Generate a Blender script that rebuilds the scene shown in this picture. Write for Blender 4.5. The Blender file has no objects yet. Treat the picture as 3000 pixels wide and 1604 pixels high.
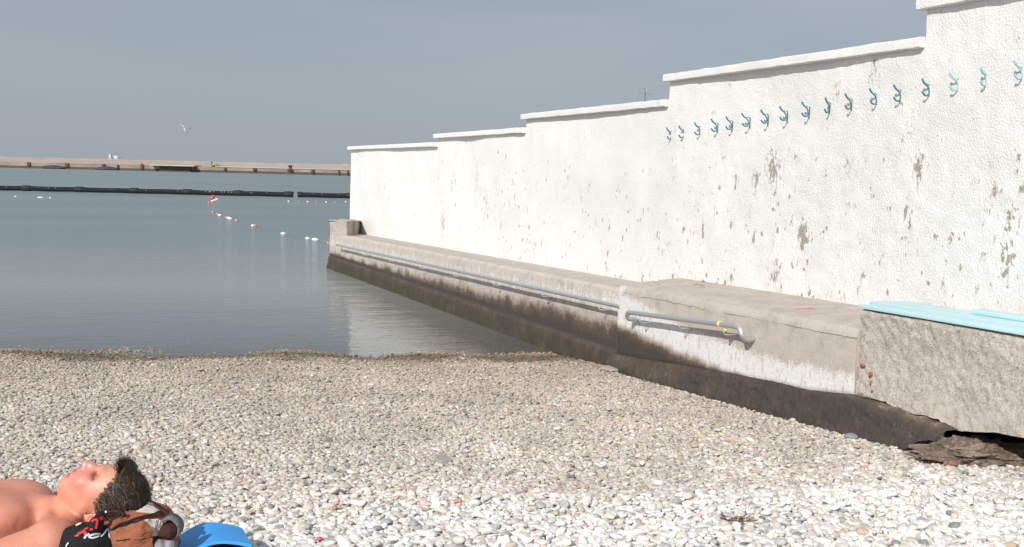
import bpy, bmesh, math, random
import numpy as np
from mathutils import Vector, Matrix, noise as mn
from mathutils.bvhtree import BVHTree
from mathutils.geometry import delaunay_2d_cdt

random.seed(7)
rng = np.random.default_rng(7)
scene = bpy.context.scene
COL = scene.collection

# ------------------------------------------------------------------ camera (fitted to the place)
FPX, CX, CY, H = 3200.0, 1500.0, 802.0, 1.7


def camera_axes(vp=(237, 470), slope=0.0233):
    y = np.array([vp[0] - CX, vp[1] - CY, FPX]); y /= np.linalg.norm(y)
    up = np.cross(np.array([1, slope, 0.0]), y); up /= np.linalg.norm(up)
    if up[1] > 0:
        up = -up
    x = np.cross(y, up); x /= np.linalg.norm(x)
    return np.array([x, y, up])


R = camera_axes()


def ray(u, v):
    return R @ np.array([u - CX, v - CY, FPX])


def on_x(u, v, X):
    d = ray(u, v); return d * (X / d[0]) + [0, 0, H]


def on_z(u, v, Z):
    d = ray(u, v); return d * ((Z - H) / d[2]) + [0, 0, H]


def on_d(u, v, D):
    return ray(u, v) / FPX * D + [0, 0, H]


cam = bpy.data.cameras.new('camera')
cam.sensor_width = 36.0
cam.lens = FPX / 3000 * 36
cam.clip_start, cam.clip_end = 0.05, 20000
co = bpy.data.objects.new('camera', cam)
COL.objects.link(co)
M = Matrix.Identity(4)
for i in range(3):
    M[i][0], M[i][1], M[i][2] = R[i, 0], -R[i, 1], -R[i, 2]
M[2][3] = H
co.matrix_world = M
scene.camera = co

# ------------------------------------------------------------------ light
SUN = np.array([1.0, 0.85, -0.93])
SUN /= np.linalg.norm(SUN)
sl = bpy.data.lights.new('sun', 'SUN')
sl.energy, sl.angle, sl.color = 4.25, math.radians(0.5), (1.0, 0.965, 0.92)
so = bpy.data.objects.new('sun', sl)
COL.objects.link(so)
so.rotation_euler = Vector(SUN).to_track_quat('-Z', 'Y').to_euler()

w = bpy.data.worlds.new('World')
scene.world = w
w.use_nodes = True
wt = w.node_tree
wt.nodes.clear()


# ------------------------------------------------------------------ node helper
class NT:
    def __init__(self, tree):
        self.t = tree

    def n(self, kind, **props):
        nd = self.t.nodes.new(kind)
        for k, v in props.items():
            setattr(nd, k, v)
        return nd

    def put(self, sock, val):
        if val is None:
            return
        if hasattr(val, 'is_linked') or hasattr(val, 'links'):
            self.t.links.new(val, sock)
        else:
            if sock.type == 'RGBA' and not hasattr(val, '__len__'):
                val = (val, val, val, 1)
            if sock.type == 'RGBA' and len(val) == 3:
                val = (*val, 1)
            sock.default_value = val

    def pos(self):
        return self.n('ShaderNodeNewGeometry').outputs['Position']

    def obj(self):
        return self.n('ShaderNodeTexCoord').outputs['Object']

    def scale(self, vec, s):
        m = self.n('ShaderNodeMapping')
        self.put(m.inputs['Vector'], vec)
        m.inputs['Scale'].default_value = s
        return m.outputs[0]

    def noise(self, vec, sc, det=4, rough=0.55, dist=0.0):
        nd = self.n('ShaderNodeTexNoise')
        self.put(nd.inputs['Vector'], vec)
        nd.inputs['Scale'].default_value = sc
        nd.inputs['Detail'].default_value = det
        nd.inputs['Roughness'].default_value = rough
        nd.inputs['Distortion'].default_value = dist
        return nd.outputs['Fac']

    def voro(self, vec, sc, feature='F1', out='Distance'):
        nd = self.n('ShaderNodeTexVoronoi', feature=feature)
        self.put(nd.inputs['Vector'], vec)
        nd.inputs['Scale'].default_value = sc
        return nd.outputs[out]

    def mapr(self, v, a, b, c=0.0, d=1.0):
        nd = self.n('ShaderNodeMapRange')
        self.put(nd.inputs[0], v)
        for i, x in enumerate((a, b, c, d)):
            nd.inputs[i + 1].default_value = x
        return nd.outputs[0]

    def math(self, op, a, b=None, clamp=False):
        nd = self.n('ShaderNodeMath', operation=op, use_clamp=clamp)
        self.put(nd.inputs[0], a)
        if b is not None:
            self.put(nd.inputs[1], b)
        return nd.outputs[0]

    def mix(self, f, a, b, blend='MIX'):
        nd = self.n('ShaderNodeMix', data_type='RGBA', blend_type=blend)
        self.put(nd.inputs['Factor'], f)
        self.put(nd.inputs[6], a)
        self.put(nd.inputs[7], b)
        return nd.outputs[2]

    def ramp(self, f, stops):
        nd = self.n('ShaderNodeValToRGB')
        self.put(nd.inputs[0], f)
        e = nd.color_ramp.elements
        while len(e) < len(stops):
            e.new(0.5)
        for el, (p, c) in zip(e, stops):
            el.position = p
            el.color = (*c, 1) if len(c) == 3 else c
        return nd.outputs[0]

    def attr(self, name, kind='GEOMETRY', out='Fac'):
        return self.n('ShaderNodeAttribute', attribute_name=name, attribute_type=kind).outputs[out]

    def sep(self, vec):
        nd = self.n('ShaderNodeSeparateXYZ')
        self.put(nd.inputs[0], vec)
        return nd.outputs

    def bump(self, h, strength=0.5, dist=0.01, normal=None):
        nd = self.n('ShaderNodeBump')
        self.put(nd.inputs['Height'], h)
        nd.inputs['Strength'].default_value = strength
        nd.inputs['Distance'].default_value = dist
        if normal is not None:
            self.put(nd.inputs['Normal'], normal)
        return nd.outputs[0]


def material(name):
    m = bpy.data.materials.new(name)
    m.use_nodes = True
    t = NT(m.node_tree)
    b = m.node_tree.nodes['Principled BSDF']
    return m, t, b


def simple(name, col, rough=0.6, metal=0.0, var=0.12, sc=30.0, bump=0.0, spec=0.5):
    m, t, b = material(name)
    p = t.obj()
    n = t.noise(p, sc, 5)
    c = t.mix(t.mapr(n, 0.25, 0.75), tuple(x * (1 - var) for x in col), tuple(min(1, x * (1 + var)) for x in col))
    t.put(b.inputs['Base Color'], c)
    b.inputs['Roughness'].default_value = rough
    b.inputs['Metallic'].default_value = metal
    b.inputs['Specular IOR Level'].default_value = spec
    if bump:
        t.put(b.inputs['Normal'], t.bump(t.noise(p, sc * 3, 4), 0.6, bump))
    return m


# world: Nishita sky thinned by high haze
T = NT(wt)
sky = T.n('ShaderNodeTexSky', sky_type='NISHITA')
sky.sun_disc = False
sky.sun_elevation = math.asin(-SUN[2])
sky.sun_rotation = math.atan2(-SUN[0], -SUN[1])
sky.air_density, sky.dust_density, sky.ozone_density, sky.altitude = 1.0, 0.6, 1.5, 0
gen = T.n('ShaderNodeTexCoord').outputs['Generated']
sx = T.sep(gen)
hsv = T.n('ShaderNodeHueSaturation')
T.put(hsv.inputs['Color'], sky.outputs[0])
hsv.inputs['Saturation'].default_value = 0.95
veil = T.mapr(sx[2], 0.0, 0.55, 0.88, 0.35)                     # summer haze, thickest at the horizon
dt = T.n('ShaderNodeVectorMath', operation='DOT_PRODUCT')
T.put(dt.inputs[0], gen)
dt.inputs[1].default_value = tuple(-SUN)
glow = T.mapr(dt.outputs['Value'], -0.35, 0.9, 1.0, 2.8)        # haze is brighter on the sun's side
vc = T.n('ShaderNodeVectorMath', operation='SCALE')
vc.inputs[0].default_value = (4.55, 5.2, 6.0)
T.put(vc.inputs['Scale'], glow)
col = T.mix(veil, hsv.outputs[0], vc.outputs[0])
cl = T.noise(T.scale(gen, (1.2, 1.2, 7.0)), 1.5, 4, 0.5, 0.5)
clm = T.mapr(cl, 0.40, 0.74)
band = T.mapr(sx[2], 0.04, 0.20, 0.05, 0.55)
col = T.mix(T.math('MULTIPLY', clm, band), col, (7.3, 7.3, 7.7))
bg = T.n('ShaderNodeBackground')
T.put(bg.inputs[0], col)
bg.inputs[1].default_value = 0.075
wo = T.n('ShaderNodeOutputWorld')
wt.links.new(bg.outputs[0], wo.inputs[0])


# ------------------------------------------------------------------ object helpers
def link(name, me, mats=None, parent=None, loc=None):
    o = bpy.data.objects.new(name, me)
    COL.objects.link(o)
    if mats is not None and me is not None and not me.materials:
        for m in (mats if isinstance(mats, (list, tuple)) else [mats]):
            me.materials.append(m)
    if parent is not None:
        o.parent = parent
    if loc is not None:
        o.location = loc
    return o


def tag(o, label=None, cat=None, group=None, kind=None):
    if label: o['label'] = label
    if cat: o['category'] = cat
    if group: o['group'] = group
    if kind: o['kind'] = kind
    return o


def empty(name, loc=(0, 0, 0)):
    o = bpy.data.objects.new(name, None)
    o.empty_display_size = 0.1
    COL.objects.link(o)
    o.location = loc
    return o


def mesh(name, verts, faces, smooth=False):
    me = bpy.data.meshes.new(name)
    me.from_pydata([tuple(map(float, v)) for v in verts], [], [tuple(int(i) for i in f) for f in faces])
    if smooth:
        me.polygons.foreach_set('use_smooth', [True] * len(me.polygons))
    me.update()
    return me


def attrib(me, name, vals):
    a = me.attributes.new(name, 'FLOAT', 'POINT')
    a.data.foreach_set('value', np.asarray(vals, dtype=np.float32))


class MB:
    """collects shapes into one mesh"""
    def __init__(self):
        self.v, self.f = [], []

    def add(self, v, f):
        o = len(self.v)
        self.v += [tuple(map(float, p)) for p in v]
        self.f += [tuple(i + o for i in q) for q in f]
        return self

    def box(self, a, b, bev=0.0, jitter=0.0):
        bm = bmesh.new()
        bmesh.ops.create_cube(bm, size=1)
        a, b = np.array(a, float), np.array(b, float)
        for v in bm.verts:
            v.co = Vector((a + b) / 2) + Vector([v.co[i] * (b - a)[i] for i in range(3)])
        if bev:
            bmesh.ops.bevel(bm, geom=bm.edges[:], offset=bev, segments=2, affect='EDGES', profile=0.6)
        if jitter:
            for v in bm.verts:
                v.co += Vector(rng.normal(0, jitter, 3))
        bm.verts.index_update()
        self.add([v.co[:] for v in bm.verts], [[v.index for v in f.verts] for f in bm.faces])
        bm.free()
        return self

    def tube(self, pts, r, n=8, cap=True):
        pts = [Vector(p) for p in pts]
        rs = r if hasattr(r, '__len__') else [r] * len(pts)
        rings, prev = [], None
        for i, p in enumerate(pts):
            t = (pts[min(i + 1, len(pts) - 1)] - pts[max(i - 1, 0)]).normalized()
            if prev is None:
                ref = Vector((0, 0, 1)) if abs(t.z) < 0.9 else Vector((1, 0, 0))
                x = t.cross(ref).normalized()
            else:
                x = (prev - t * prev.dot(t)).normalized()
            prev = x
            y = t.cross(x)
            rings.append([p + (x * math.cos(k * 2 * math.pi / n) + y * math.sin(k * 2 * math.pi / n)) * rs[i] for k in range(n)])
        v = [q for rg in rings for q in rg]
        f = []
        for i in range(len(pts) - 1):
            for k in range(n):
                f.append((i * n + k, i * n + (k + 1) % n, (i + 1) * n + (k + 1) % n, (i + 1) * n + k))
        if cap:
            f.append(tuple(reversed(range(n))))
            f.append(tuple((len(pts) - 1) * n + k for k in range(n)))
        return self.add(v, f)

    def ball(self, c, r, sub=2, noise_amp=0.0, seed=0.0, nsc=2.0):
        bm = bmesh.new()
        bmesh.ops.create_icosphere(bm, subdivisions=sub, radius=1)
        r = r if hasattr(r, '__len__') else (r, r, r)
        for v in bm.verts:
            k = 1.0
            if noise_amp:
                k += noise_amp * mn.fractal(v.co * nsc + Vector((seed, seed * 1.7, 3.1)), 1.0, 2.0, 4)
            v.co = Vector((v.co.x * r[0] * k + c[0], v.co.y * r[1] * k + c[1], v.co.z * r[2] * k + c[2]))
        bm.verts.index_update()
        self.add([v.co[:] for v in bm.verts], [[v.index for v in f.verts] for f in bm.faces])
        bm.free()
        return self

    def build(self, name, mats, parent=None, smooth=True, sharp=40):
        me = mesh(name, self.v, self.f, smooth)
        if smooth and sharp:
            me.set_sharp_from_angle(angle=math.radians(sharp))
        return link(name, me, mats, parent)


def smooth_path(pts, n=6):
    pts = [np.array(p, float) for p in pts]
    out = []
    for i in range(len(pts) - 1):
        p0, p1, p2, p3 = pts[max(i - 1, 0)], pts[i], pts[i + 1], pts[min(i + 2, len(pts) - 1)]
        for k in range(n):
            t = k / n
            out.append(0.5 * (2 * p1 + (p2 - p0) * t + (2 * p0 - 5 * p1 + 4 * p2 - p3) * t * t + (3 * p1 - p0 - 3 * p2 + p3) * t ** 3))
    out.append(pts[-1])
    return out


def grid_mesh(name, P, smooth=True):
    """P: (n, m, 3) array"""
    n, m = P.shape[:2]
    idx = np.arange(n * m).reshape(n, m)
    f = np.stack([idx[:-1, :-1], idx[1:, :-1], idx[1:, 1:], idx[:-1, 1:]], -1).reshape(-1, 4)
    me = bpy.data.meshes.new(name)
    me.vertices.add(n * m)
    me.vertices.foreach_set('co', P.reshape(-1).astype(np.float32))
    me.loops.add(f.size)
    me.loops.foreach_set('vertex_index', f.reshape(-1).astype(np.int32))
    me.polygons.add(len(f))
    me.polygons.foreach_set('loop_start', np.arange(0, f.size, 4, dtype=np.int32))
    me.polygons.foreach_set('use_smooth', [smooth] * len(f))
    me.update(calc_edges=True)
    me.validate()
    return me


# value noise in numpy (smooth, tiled 3D lattice)
LAT = rng.random((64, 64, 64)).astype(np.float32)


def vnoise(x, y, z):
    x, y, z = np.broadcast_arrays(np.asarray(x, float), np.asarray(y, float), np.asarray(z, float))
    xi, yi, zi = np.floor(x).astype(int), np.floor(y).astype(int), np.floor(z).astype(int)
    fx, fy, fz = x - xi, y - yi, z - zi
    fx, fy, fz = [f * f * (3 - 2 * f) for f in (fx, fy, fz)]
    r = 0
    for dx in (0, 1):
        for dy in (0, 1):
            for dz in (0, 1):
                r = r + LAT[(xi + dx) % 64, (yi + dy) % 64, (zi + dz) % 64] * np.where(dx, fx, 1 - fx) * np.where(dy, fy, 1 - fy) * np.where(dz, fz, 1 - fz)
    return r


def fbm(x, y, z, octv=4):
    s, a, tot = 0, 1.0, 0
    for o in range(octv):
        s = s + a * vnoise(x * 2 ** o + o * 7.3, y * 2 ** o + 3.1, z * 2 ** o)
        tot += a
        a *= 0.5
    return s / tot - 0.5


# ------------------------------------------------------------------ beach heights
def shore_s(x, y):
    return 0.268 * x + 0.963 * y


SS = [-60, 1.8, 2.6, 3.3, 4.5, 9.8, 14, 20, 40, 400]
ZZ = [0.75, 0.62, 0.545, 0.46, 0.318, 0.0, -0.27, -0.75, -2.5, -3.0]


def beach_z(x, y):
    s = shore_s(np.asarray(x, float), np.asarray(y, float))
    z = np.interp(s, SS, ZZ)
    # low storm ridge and gentle undulation
    z = z + 0.022 * np.exp(-((s - 4.35 - 0.12 * np.sin(np.asarray(x) * 1.9)) / 0.22) ** 2)
    z = z + 0.03 * (vnoise(np.asarray(x) * 0.7 + 9, np.asarray(y) * 0.7, 0.5) - 0.5) * np.clip((s - 1) / 3, 0, 1) * np.clip((14 - s) / 4, 0.3, 1)
    z = z + 0.055 * (vnoise(np.asarray(x) * 1.7 + 3, np.asarray(y) * 1.7, 0.5) - 0.5) * np.exp(-((s - 9.7) / 0.6) ** 2)
    return z


# ------------------------------------------------------------------ beach sheet
m_beach, t, b = material('beach_ground')
p = t.pos()
v1 = t.voro(p, 55, 'F1', 'Color')
vd = t.voro(p, 55, 'F1', 'Distance')
g = t.sep(v1)[0]
c = t.ramp(g, [(0.0, (0.28, 0.25, 0.21)), (0.4, (0.38, 0.34, 0.29)), (0.8, (0.48, 0.45, 0.39)), (1.0, (0.54, 0.51, 0.46))])
ps = t.sep(p)
wet = t.math('ADD', t.math('MULTIPLY', ps[0], 0.268), t.math('MULTIPLY', ps[1], 0.963))
wf = t.mapr(wet, 9.2, 9.75)
deep = t.mapr(wet, 10.0, 20.0)
c = t.mix(wf, c, t.mix(0.35, c, (0.20, 0.17, 0.13)))
c = t.mix(deep, c, (0.10, 0.11, 0.10))
t.put(b.inputs['Base Color'], c)
b.inputs['Roughness'].default_value = 0.85
t.put(b.inputs['Normal'], t.bump(t.math('SUBTRACT', 1.0, vd), 0.9, 0.02))


def axis(*segs):
    out = []
    for a, bb, st in segs:
        out += list(np.arange(a, bb, st))
    return np.array(out + [segs[-1][1]])


gx = axis((-300, -40, 40), (-40, -6, 2), (-6, 5.0, 0.14))
gx = np.concatenate([gx, [5.6, 8, 20, 80, 300]])
gy = axis((-60, -6, 6), (-6, 1.5, 0.5), (1.5, 12, 0.14), (12, 40, 2), (40, 400, 60))
GX, GY = np.meshgrid(gx, gy, indexing='ij')
beach = link('beach', grid_mesh('beach', np.stack([GX, GY, beach_z(GX, GY) - 0.003], -1)), m_beach)
tag(beach, kind='structure')

# ------------------------------------------------------------------ pebbles (stuff)
def pebble_mesh(i):
    r_ = np.random.default_rng(100 + i)
    bm = bmesh.new()
    bmesh.ops.create_icosphere(bm, subdivisions=3, radius=1)
    k = r_.integers(9, 16)
    nrm = r_.normal(size=(k, 3)); nrm /= np.linalg.norm(nrm, axis=1)[:, None]
    off = r_.uniform(0.72, 1.1, k)
    pw = r_.choice([5.0, 7.0, 10.0, 16.0])
    ax = np.array([1.0, r_.uniform(0.62, 0.95), r_.uniform(0.36, 0.60)])
    for v in bm.verts:
        d = np.array(v.co)
        s = np.maximum(0, nrm @ d) / off
        rr = 1.0 / ((s ** pw).sum() + 0.95 ** pw) ** (1 / pw)
        v.co = Vector(d * rr * ax)
    for f in bm.faces:
        f.smooth = True
    me = bpy.data.meshes.new('pebble')
    bm.to_mesh(me)
    bm.free()
    return me


m_peb, t, b = material('pebble_stone')
pc = t.attr('pcol', 'INSTANCER', 'Color')
oc = t.obj()
n1 = t.noise(oc, 2.2, 5, 0.6)
n2 = t.noise(oc, 9.0, 3, 0.6)
c = t.mix(t.mapr(n1, 0.3, 0.7), t.mix(1.0, pc, (0.80, 0.79, 0.77), 'MULTIPLY'), t.mix(1.0, pc, (1.12, 1.12, 1.12), 'MULTIPLY'))
c = t.mix(t.mapr(n2, 0.62, 0.75, 0, 0.35), c, t.mix(1.0, pc, (0.55, 0.52, 0.48), 'MULTIPLY'))
t.put(b.inputs['Base Color'], c)
t.put(b.inputs['Roughness'], t.attr('prgh', 'INSTANCER'))
b.inputs['Specular IOR Level'].default_value = 0.35
t.put(b.inputs['Normal'], t.bump(n2, 0.25, 0.05))

pcoll = bpy.data.collections.new('pebble_shapes')
NP = 14
for i in range(NP):
    me = pebble_mesh(i)
    me.materials.append(m_peb)
    pcoll.objects.link(bpy.data.objects.new('pebble', me))

PAL = np.array([
    (0.74, 0.725, 0.70), (0.64, 0.625, 0.60), (0.56, 0.54, 0.51), (0.58, 0.54, 0.47), (0.50, 0.45, 0.38),
    (0.42, 0.41, 0.40), (0.33, 0.345, 0.36), (0.24, 0.235, 0.23), (0.46, 0.36, 0.27), (0.56, 0.47, 0.44), (0.44, 0.26, 0.18)])
W_NEAR = np.array([38, 32, 17, 8, 4, 6, 3.2, 0.7, 0.7, 3.5, 0.08])
W_MID = np.array([3, 11, 24, 28, 20, 10, 5, 2.5, 2, 2, 0.05])
W_SHORE = np.array([0, 3, 8, 18, 28, 14, 6, 8, 14, 1, 0.1])


def scatter(x0, x1, y0, y1, sp, jit, layer):
    xs = np.arange(x0, x1, sp); ys = np.arange(y0, y1, sp)
    X, Y = np.meshgrid(xs, ys, indexing='ij')
    X = X.ravel() + rng.uniform(-jit, jit, X.size) * sp
    Y = Y.ravel() + rng.uniform(-jit, jit, Y.size) * sp
    return X, Y


EDGE_S = [3.85, 4.3, 4.5, 4.7]
allp = []
for layer, (sn, sm, keep) in enumerate(((0.0210, 0.0155, 1.0), (0.0230, 0.0168, 0.9), (0.05, 0.042, 0.7))):
    for zone in (0, 1):
        sp = sn if zone == 0 else sm
        X, Y = scatter(-4.2, 4.6, 1.7 if zone == 0 else 2.6, 6.2 if zone == 0 else 11.9, sp, 0.55, layer)
        s = shore_s(X, Y)
        edge = np.interp(X, [0.2, 1.6, 2.6, 4.0], EDGE_S) + 0.25 * (vnoise(X * 2.2, Y * 2.2, 3.3) - 0.5) + 0.10 * np.sin(X * 1.9) + rng.normal(0, 0.20, X.size)
        ok = (s < edge) if zone == 0 else (s >= edge)
        ok &= (s < 11.6) & (rng.random(X.size) < keep)
        # stay clear of the quay wall and in (or just beside) the view
        lim = np.where(Y > 4.42, np.interp(Y, [4.4, 5.2, 6.6, 8.0, 8.1, 12], [4.08, 4.04, 4.02, 4.0, 4.12, 3.98]), 4.62)
        ok &= X < lim
        d = np.stack([X, Y, beach_z(X, Y) - H], 1) @ R
        u = CX + FPX * d[:, 0] / d[:, 2]; v = CY + FPX * d[:, 1] / d[:, 2]
        ok &= (d[:, 2] > 0.3) & (u > -800) & (u < 4200) & (v < 2050)
        X, Y, s = X[ok], Y[ok], s[ok]
        n = X.size
        base = np.full(n, 0.0146) if zone == 0 else np.full(n, 0.0104)
        size = base * np.exp(rng.normal(0, 0.24, n)) * (1.0 if layer < 2 else 1.12)
        size = np.clip(size, 0.005, 0.026)
        if zone == 1:   # a little coarser toward the ridge
            size *= np.interp(s, [4.4, 5.6, 10], [1.14, 1.02, 0.98])
        Z = beach_z(X, Y) + (0.0, 0.007, 0.010)[layer] * size / 0.0106 * 0.9 + rng.normal(0, 0.002, n)
        wn = np.clip((edge[ok] - s) / 0.5 + 0.7, 0, 1)[:, None] if zone == 0 else np.zeros((n, 1))
        shore = np.clip((s - 8.9 - 0.35 * (vnoise(X * 1.5, Y * 1.5, 8) - 0.5)) / 0.75, 0, 1)[:, None]
        if zone == 1:
            near_mix = np.clip((6.4 - s) / 2.0, 0, 1)[:, None] * 0.45
        else:
            near_mix = wn
        wts = W_NEAR / W_NEAR.sum() * near_mix + W_MID / W_MID.sum() * (1 - near_mix)
        wts = wts * (1 - shore) + W_SHORE / W_SHORE.sum() * shore
        cw = np.cumsum(wts, 1); cw /= cw[:, -1:]
        ci = (rng.random((n, 1)) > cw).sum(1).clip(0, len(PAL) - 1)
        colr = PAL[ci] * rng.normal(1, 0.07, (n, 1)) * (1 + rng.normal(0, 0.02, (n, 3)))
        colr = colr * (np.array([1.07, 1.06, 1.045]) if zone == 0 else np.array([1.01, 0.965, 0.92]))
        clump = (vnoise(X * 3, Y * 3, 1.0) - 0.5)[:, None] * 0.22
        colr = colr * (1 + clump)
        wetm = np.clip((s - 9.25 + rng.normal(0, 0.10, n) - 0.55 * (vnoise(X * 2.5, Y * 2.5, 5) - 0.5)) / 0.3, 0, 1)[:, None]
        under = np.clip((s - 9.75) / 0.25, 0, 1)[:, None]
        wetm = wetm * (1 - 0.75 * under)
        colr = colr * (1 - 0.60 * wetm) * (1 - wetm * np.array([0.0, 0.06, 0.22]))
        grime = np.clip((s - 4.4) / 5.0, 0, 1)[:, None]          # silt film towards the water
        colr = colr * (1 - grime * np.array([0.24, 0.285, 0.34]))
        # a few round clusters of darker stones left by swash along the ridge
        rough = np.where(wetm[:, 0] > 0.5, 0.28, 0.75)
        rot = np.stack([rng.normal(0, 0.22, n), rng.normal(0, 0.22, n), rng.uniform(0, 6.283, n)], 1)
        # turn some stones on edge
        ed = rng.random(n) < 0.08
        rot[ed, 0] += rng.uniform(0.6, 1.4, ed.sum())
        allp.append((np.stack([X, Y, Z], 1), size, rot, np.clip(colr, 0.015, 0.85), rough, rng.integers(0, NP, n)))

pts = np.concatenate([a[0] for a in allp]); siz = np.concatenate([a[1] for a in allp])
rot = np.concatenate([a[2] for a in allp]); pcl = np.concatenate([a[3] for a in allp])
rgh = np.concatenate([a[4] for a in allp]); pid = np.concatenate([a[5] for a in allp])
print('pebbles', len(pts))
pm = bpy.data.meshes.new('pebbles')
pm.vertices.add(len(pts))
pm.vertices.foreach_set('co', pts.astype(np.float32).ravel())
for nm, ty, ky, val in (('pscl', 'FLOAT', 'value', siz), ('prot', 'FLOAT_VECTOR', 'vector', rot), ('prgh', 'FLOAT', 'value', rgh),
                        ('pidx', 'INT', 'value', pid)):
    a = pm.attributes.new(nm, ty, 'POINT')
    a.data.foreach_set(ky, np.asarray(val, dtype=np.int32 if ty == 'INT' else np.float32).ravel())
a = pm.attributes.new('pcol', 'FLOAT_COLOR', 'POINT')
a.data.foreach_set('color', np.concatenate([pcl, np.ones((len(pcl), 1))], 1).astype(np.float32).ravel())
pebbles = link('pebbles', pm)
tag(pebbles, 'rounded white, grey and beige pebbles covering the beach down to the water', 'pebbles', kind='stuff')
ng = bpy.data.node_groups.new('pebble_scatter', 'GeometryNodeTree')
ng.interface.new_socket('Geometry', in_out='INPUT', socket_type='NodeSocketGeometry')
ng.interface.new_socket('Geometry', in_out='OUTPUT', socket_type='NodeSocketGeometry')
gi = ng.nodes.new('NodeGroupInput'); go = ng.nodes.new('NodeGroupOutput')
iop = ng.nodes.new('GeometryNodeInstanceOnPoints')
ci_ = ng.nodes.new('GeometryNodeCollectionInfo')
ci_.inputs['Collection'].default_value = pcoll
ci_.inputs['Separate Children'].default_value = True
ci_.inputs['Reset Children'].default_value = True


def named(nm, ty):
    nd = ng.nodes.new('GeometryNodeInputNamedAttribute')
    nd.data_type = ty
    nd.inputs['Name'].default_value = nm
    return nd.outputs['Attribute']


e2r = ng.nodes.new('FunctionNodeEulerToRotation')
L = ng.links.new
L(gi.outputs[0], iop.inputs['Points'])
L(ci_.outputs[0], iop.inputs['Instance'])
iop.inputs['Pick Instance'].default_value = True
L(named('pidx', 'INT'), iop.inputs['Instance Index'])
L(named('prot', 'FLOAT_VECTOR'), e2r.inputs[0])
L(e2r.outputs[0], iop.inputs['Rotation'])
L(named('pscl', 'FLOAT'), iop.inputs['Scale'])
L(iop.outputs[0], go.inputs[0])
pebbles.modifiers.new('scatter', 'NODES').node_group = ng

# ------------------------------------------------------------------ water
m_water, t, _b = material('sea_water')
t.t.nodes.remove(_b)
out = t.t.nodes['Material Output']
p = t.pos()
ps = t.sep(p)
dist_s = t.math('ADD', t.math('MULTIPLY', ps[0], 0.268), t.math('MULTIPLY', ps[1], 0.963))
r1 = t.noise(t.scale(p, (1.0, 2.4, 1)), 2.6, 3, 0.55, 0.4)
r2 = t.noise(t.scale(p, (1.0, 2.0, 1)), 9.0, 2, 0.5, 0.3)
r3 = t.noise(t.scale(p, (1.0, 3.0, 1)), 0.55, 3, 0.5)
calm = t.mapr(dist_s, 9.5, 26, 0.09, 1.0)
hgt = t.math('MULTIPLY', t.math('ADD', t.math('ADD', t.math('MULTIPLY', r1, 0.05), t.math('MULTIPLY', r2, 0.022)), t.math('MULTIPLY', r3, 0.10)), calm)
nrm = t.bump(hgt, 0.55, 1.0)
gl = t.n('ShaderNodeBsdfGlossy')
t.put(gl.inputs['Roughness'], t.mapr(dist_s, 12, 40, 0.05, 0.16))
gl.inputs['Color'].default_value = (0.92, 0.95, 0.96, 1)
t.put(gl.inputs['Normal'], nrm)
tr = t.n('ShaderNodeBsdfTransparent')
tr.inputs[0].default_value = (0.92, 0.92, 0.88, 1)
df = t.n('ShaderNodeBsdfDiffuse')
patch_n = t.noise(t.scale(p, (0.05, 0.12, 1)), 1.0, 3)
t.put(df.inputs[0], t.mix(t.mapr(dist_s, 11, 24), (0.31, 0.295, 0.27), t.mix(t.mapr(patch_n, 0.35, 0.65), (0.185, 0.235, 0.238), (0.22, 0.262, 0.264))))  # far colour raised to stand in for the sky reflection weakened below
mx = t.n('ShaderNodeMixShader')
t.put(mx.inputs[0], t.mapr(dist_s, 9.8, 15.5, 0.28, 0.97))
t.t.links.new(tr.outputs[0], mx.inputs[1]); t.t.links.new(df.outputs[0], mx.inputs[2])
fr = t.n('ShaderNodeFresnel')
fr.inputs['IOR'].default_value = 1.33
t.put(fr.inputs['Normal'], nrm)
m2 = t.n('ShaderNodeMixShader')
t.put(m2.inputs[0], t.math('MULTIPLY', fr.outputs[0], t.mapr(dist_s, 11, 28, 1.0, 0.36)))
t.t.links.new(mx.outputs[0], m2.inputs[1]); t.t.links.new(gl.outputs[0], m2.inputs[2])
t.t.links.new(m2.outputs[0], out.inputs[0])
WR = 9000.0
water = link('water', mesh('water', [(-WR, -WR, 0), (WR, -WR, 0), (WR, WR, 0), (-WR, WR, 0)], [(0, 1, 2, 3)]), m_water)
tag(water, kind='structure')

# ------------------------------------------------------------------ white stepped wall
m_white, t, b = material('white_render')
p = t.pos()
peel = t.attr('peel')
near = t.attr('near')
pst = t.scale(p, (1, 1, 0.55))
fl = t.noise(pst, 36, 5, 0.62, 0.3)
fl2 = t.noise(pst, 75, 3, 0.6)
mask = t.math('ADD', fl, t.math('ADD', t.math('MULTIPLY', peel, 0.34), t.math('MULTIPLY', fl2, 0.10)))
spot = t.mapr(mask, 0.785, 0.805)
fk = t.noise(t.scale(p, (1, 1, 0.5)), 48, 3, 0.55, 0.2)
speck = t.math('MULTIPLY', t.mapr(t.math('ADD', fk, t.math('MULTIPLY', peel, 0.20)), 0.645, 0.69), t.mapr(t.noise(p, 4, 3), 0.36, 0.60))
spot = t.math('MAXIMUM', spot, t.math('MULTIPLY', speck, 0.6))
tint = t.noise(p, 3.0, 4)
dirt = t.noise(t.scale(p, (1, 1, 0.25)), 12, 5, 0.65)
cw = t.mix(t.mapr(tint, 0.3, 0.7), (0.735, 0.716, 0.678), (0.782, 0.767, 0.737))
cw = t.mix(t.mapr(dirt, 0.55, 0.8, 0, 0.15), cw, (0.55, 0.53, 0.47))
cp = t.mix(t.noise(p, 40, 4), (0.26, 0.215, 0.175), (0.50, 0.44, 0.38))
t.put(b.inputs['Base Color'], t.mix(spot, cw, cp))
b.inputs['Roughness'].default_value = 0.9
b.inputs['Specular IOR Level'].default_value = 0.2
grit = t.mapr(t.noise(p, 78, 4, 0.62, 0.25), 0.36, 0.72)
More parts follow.
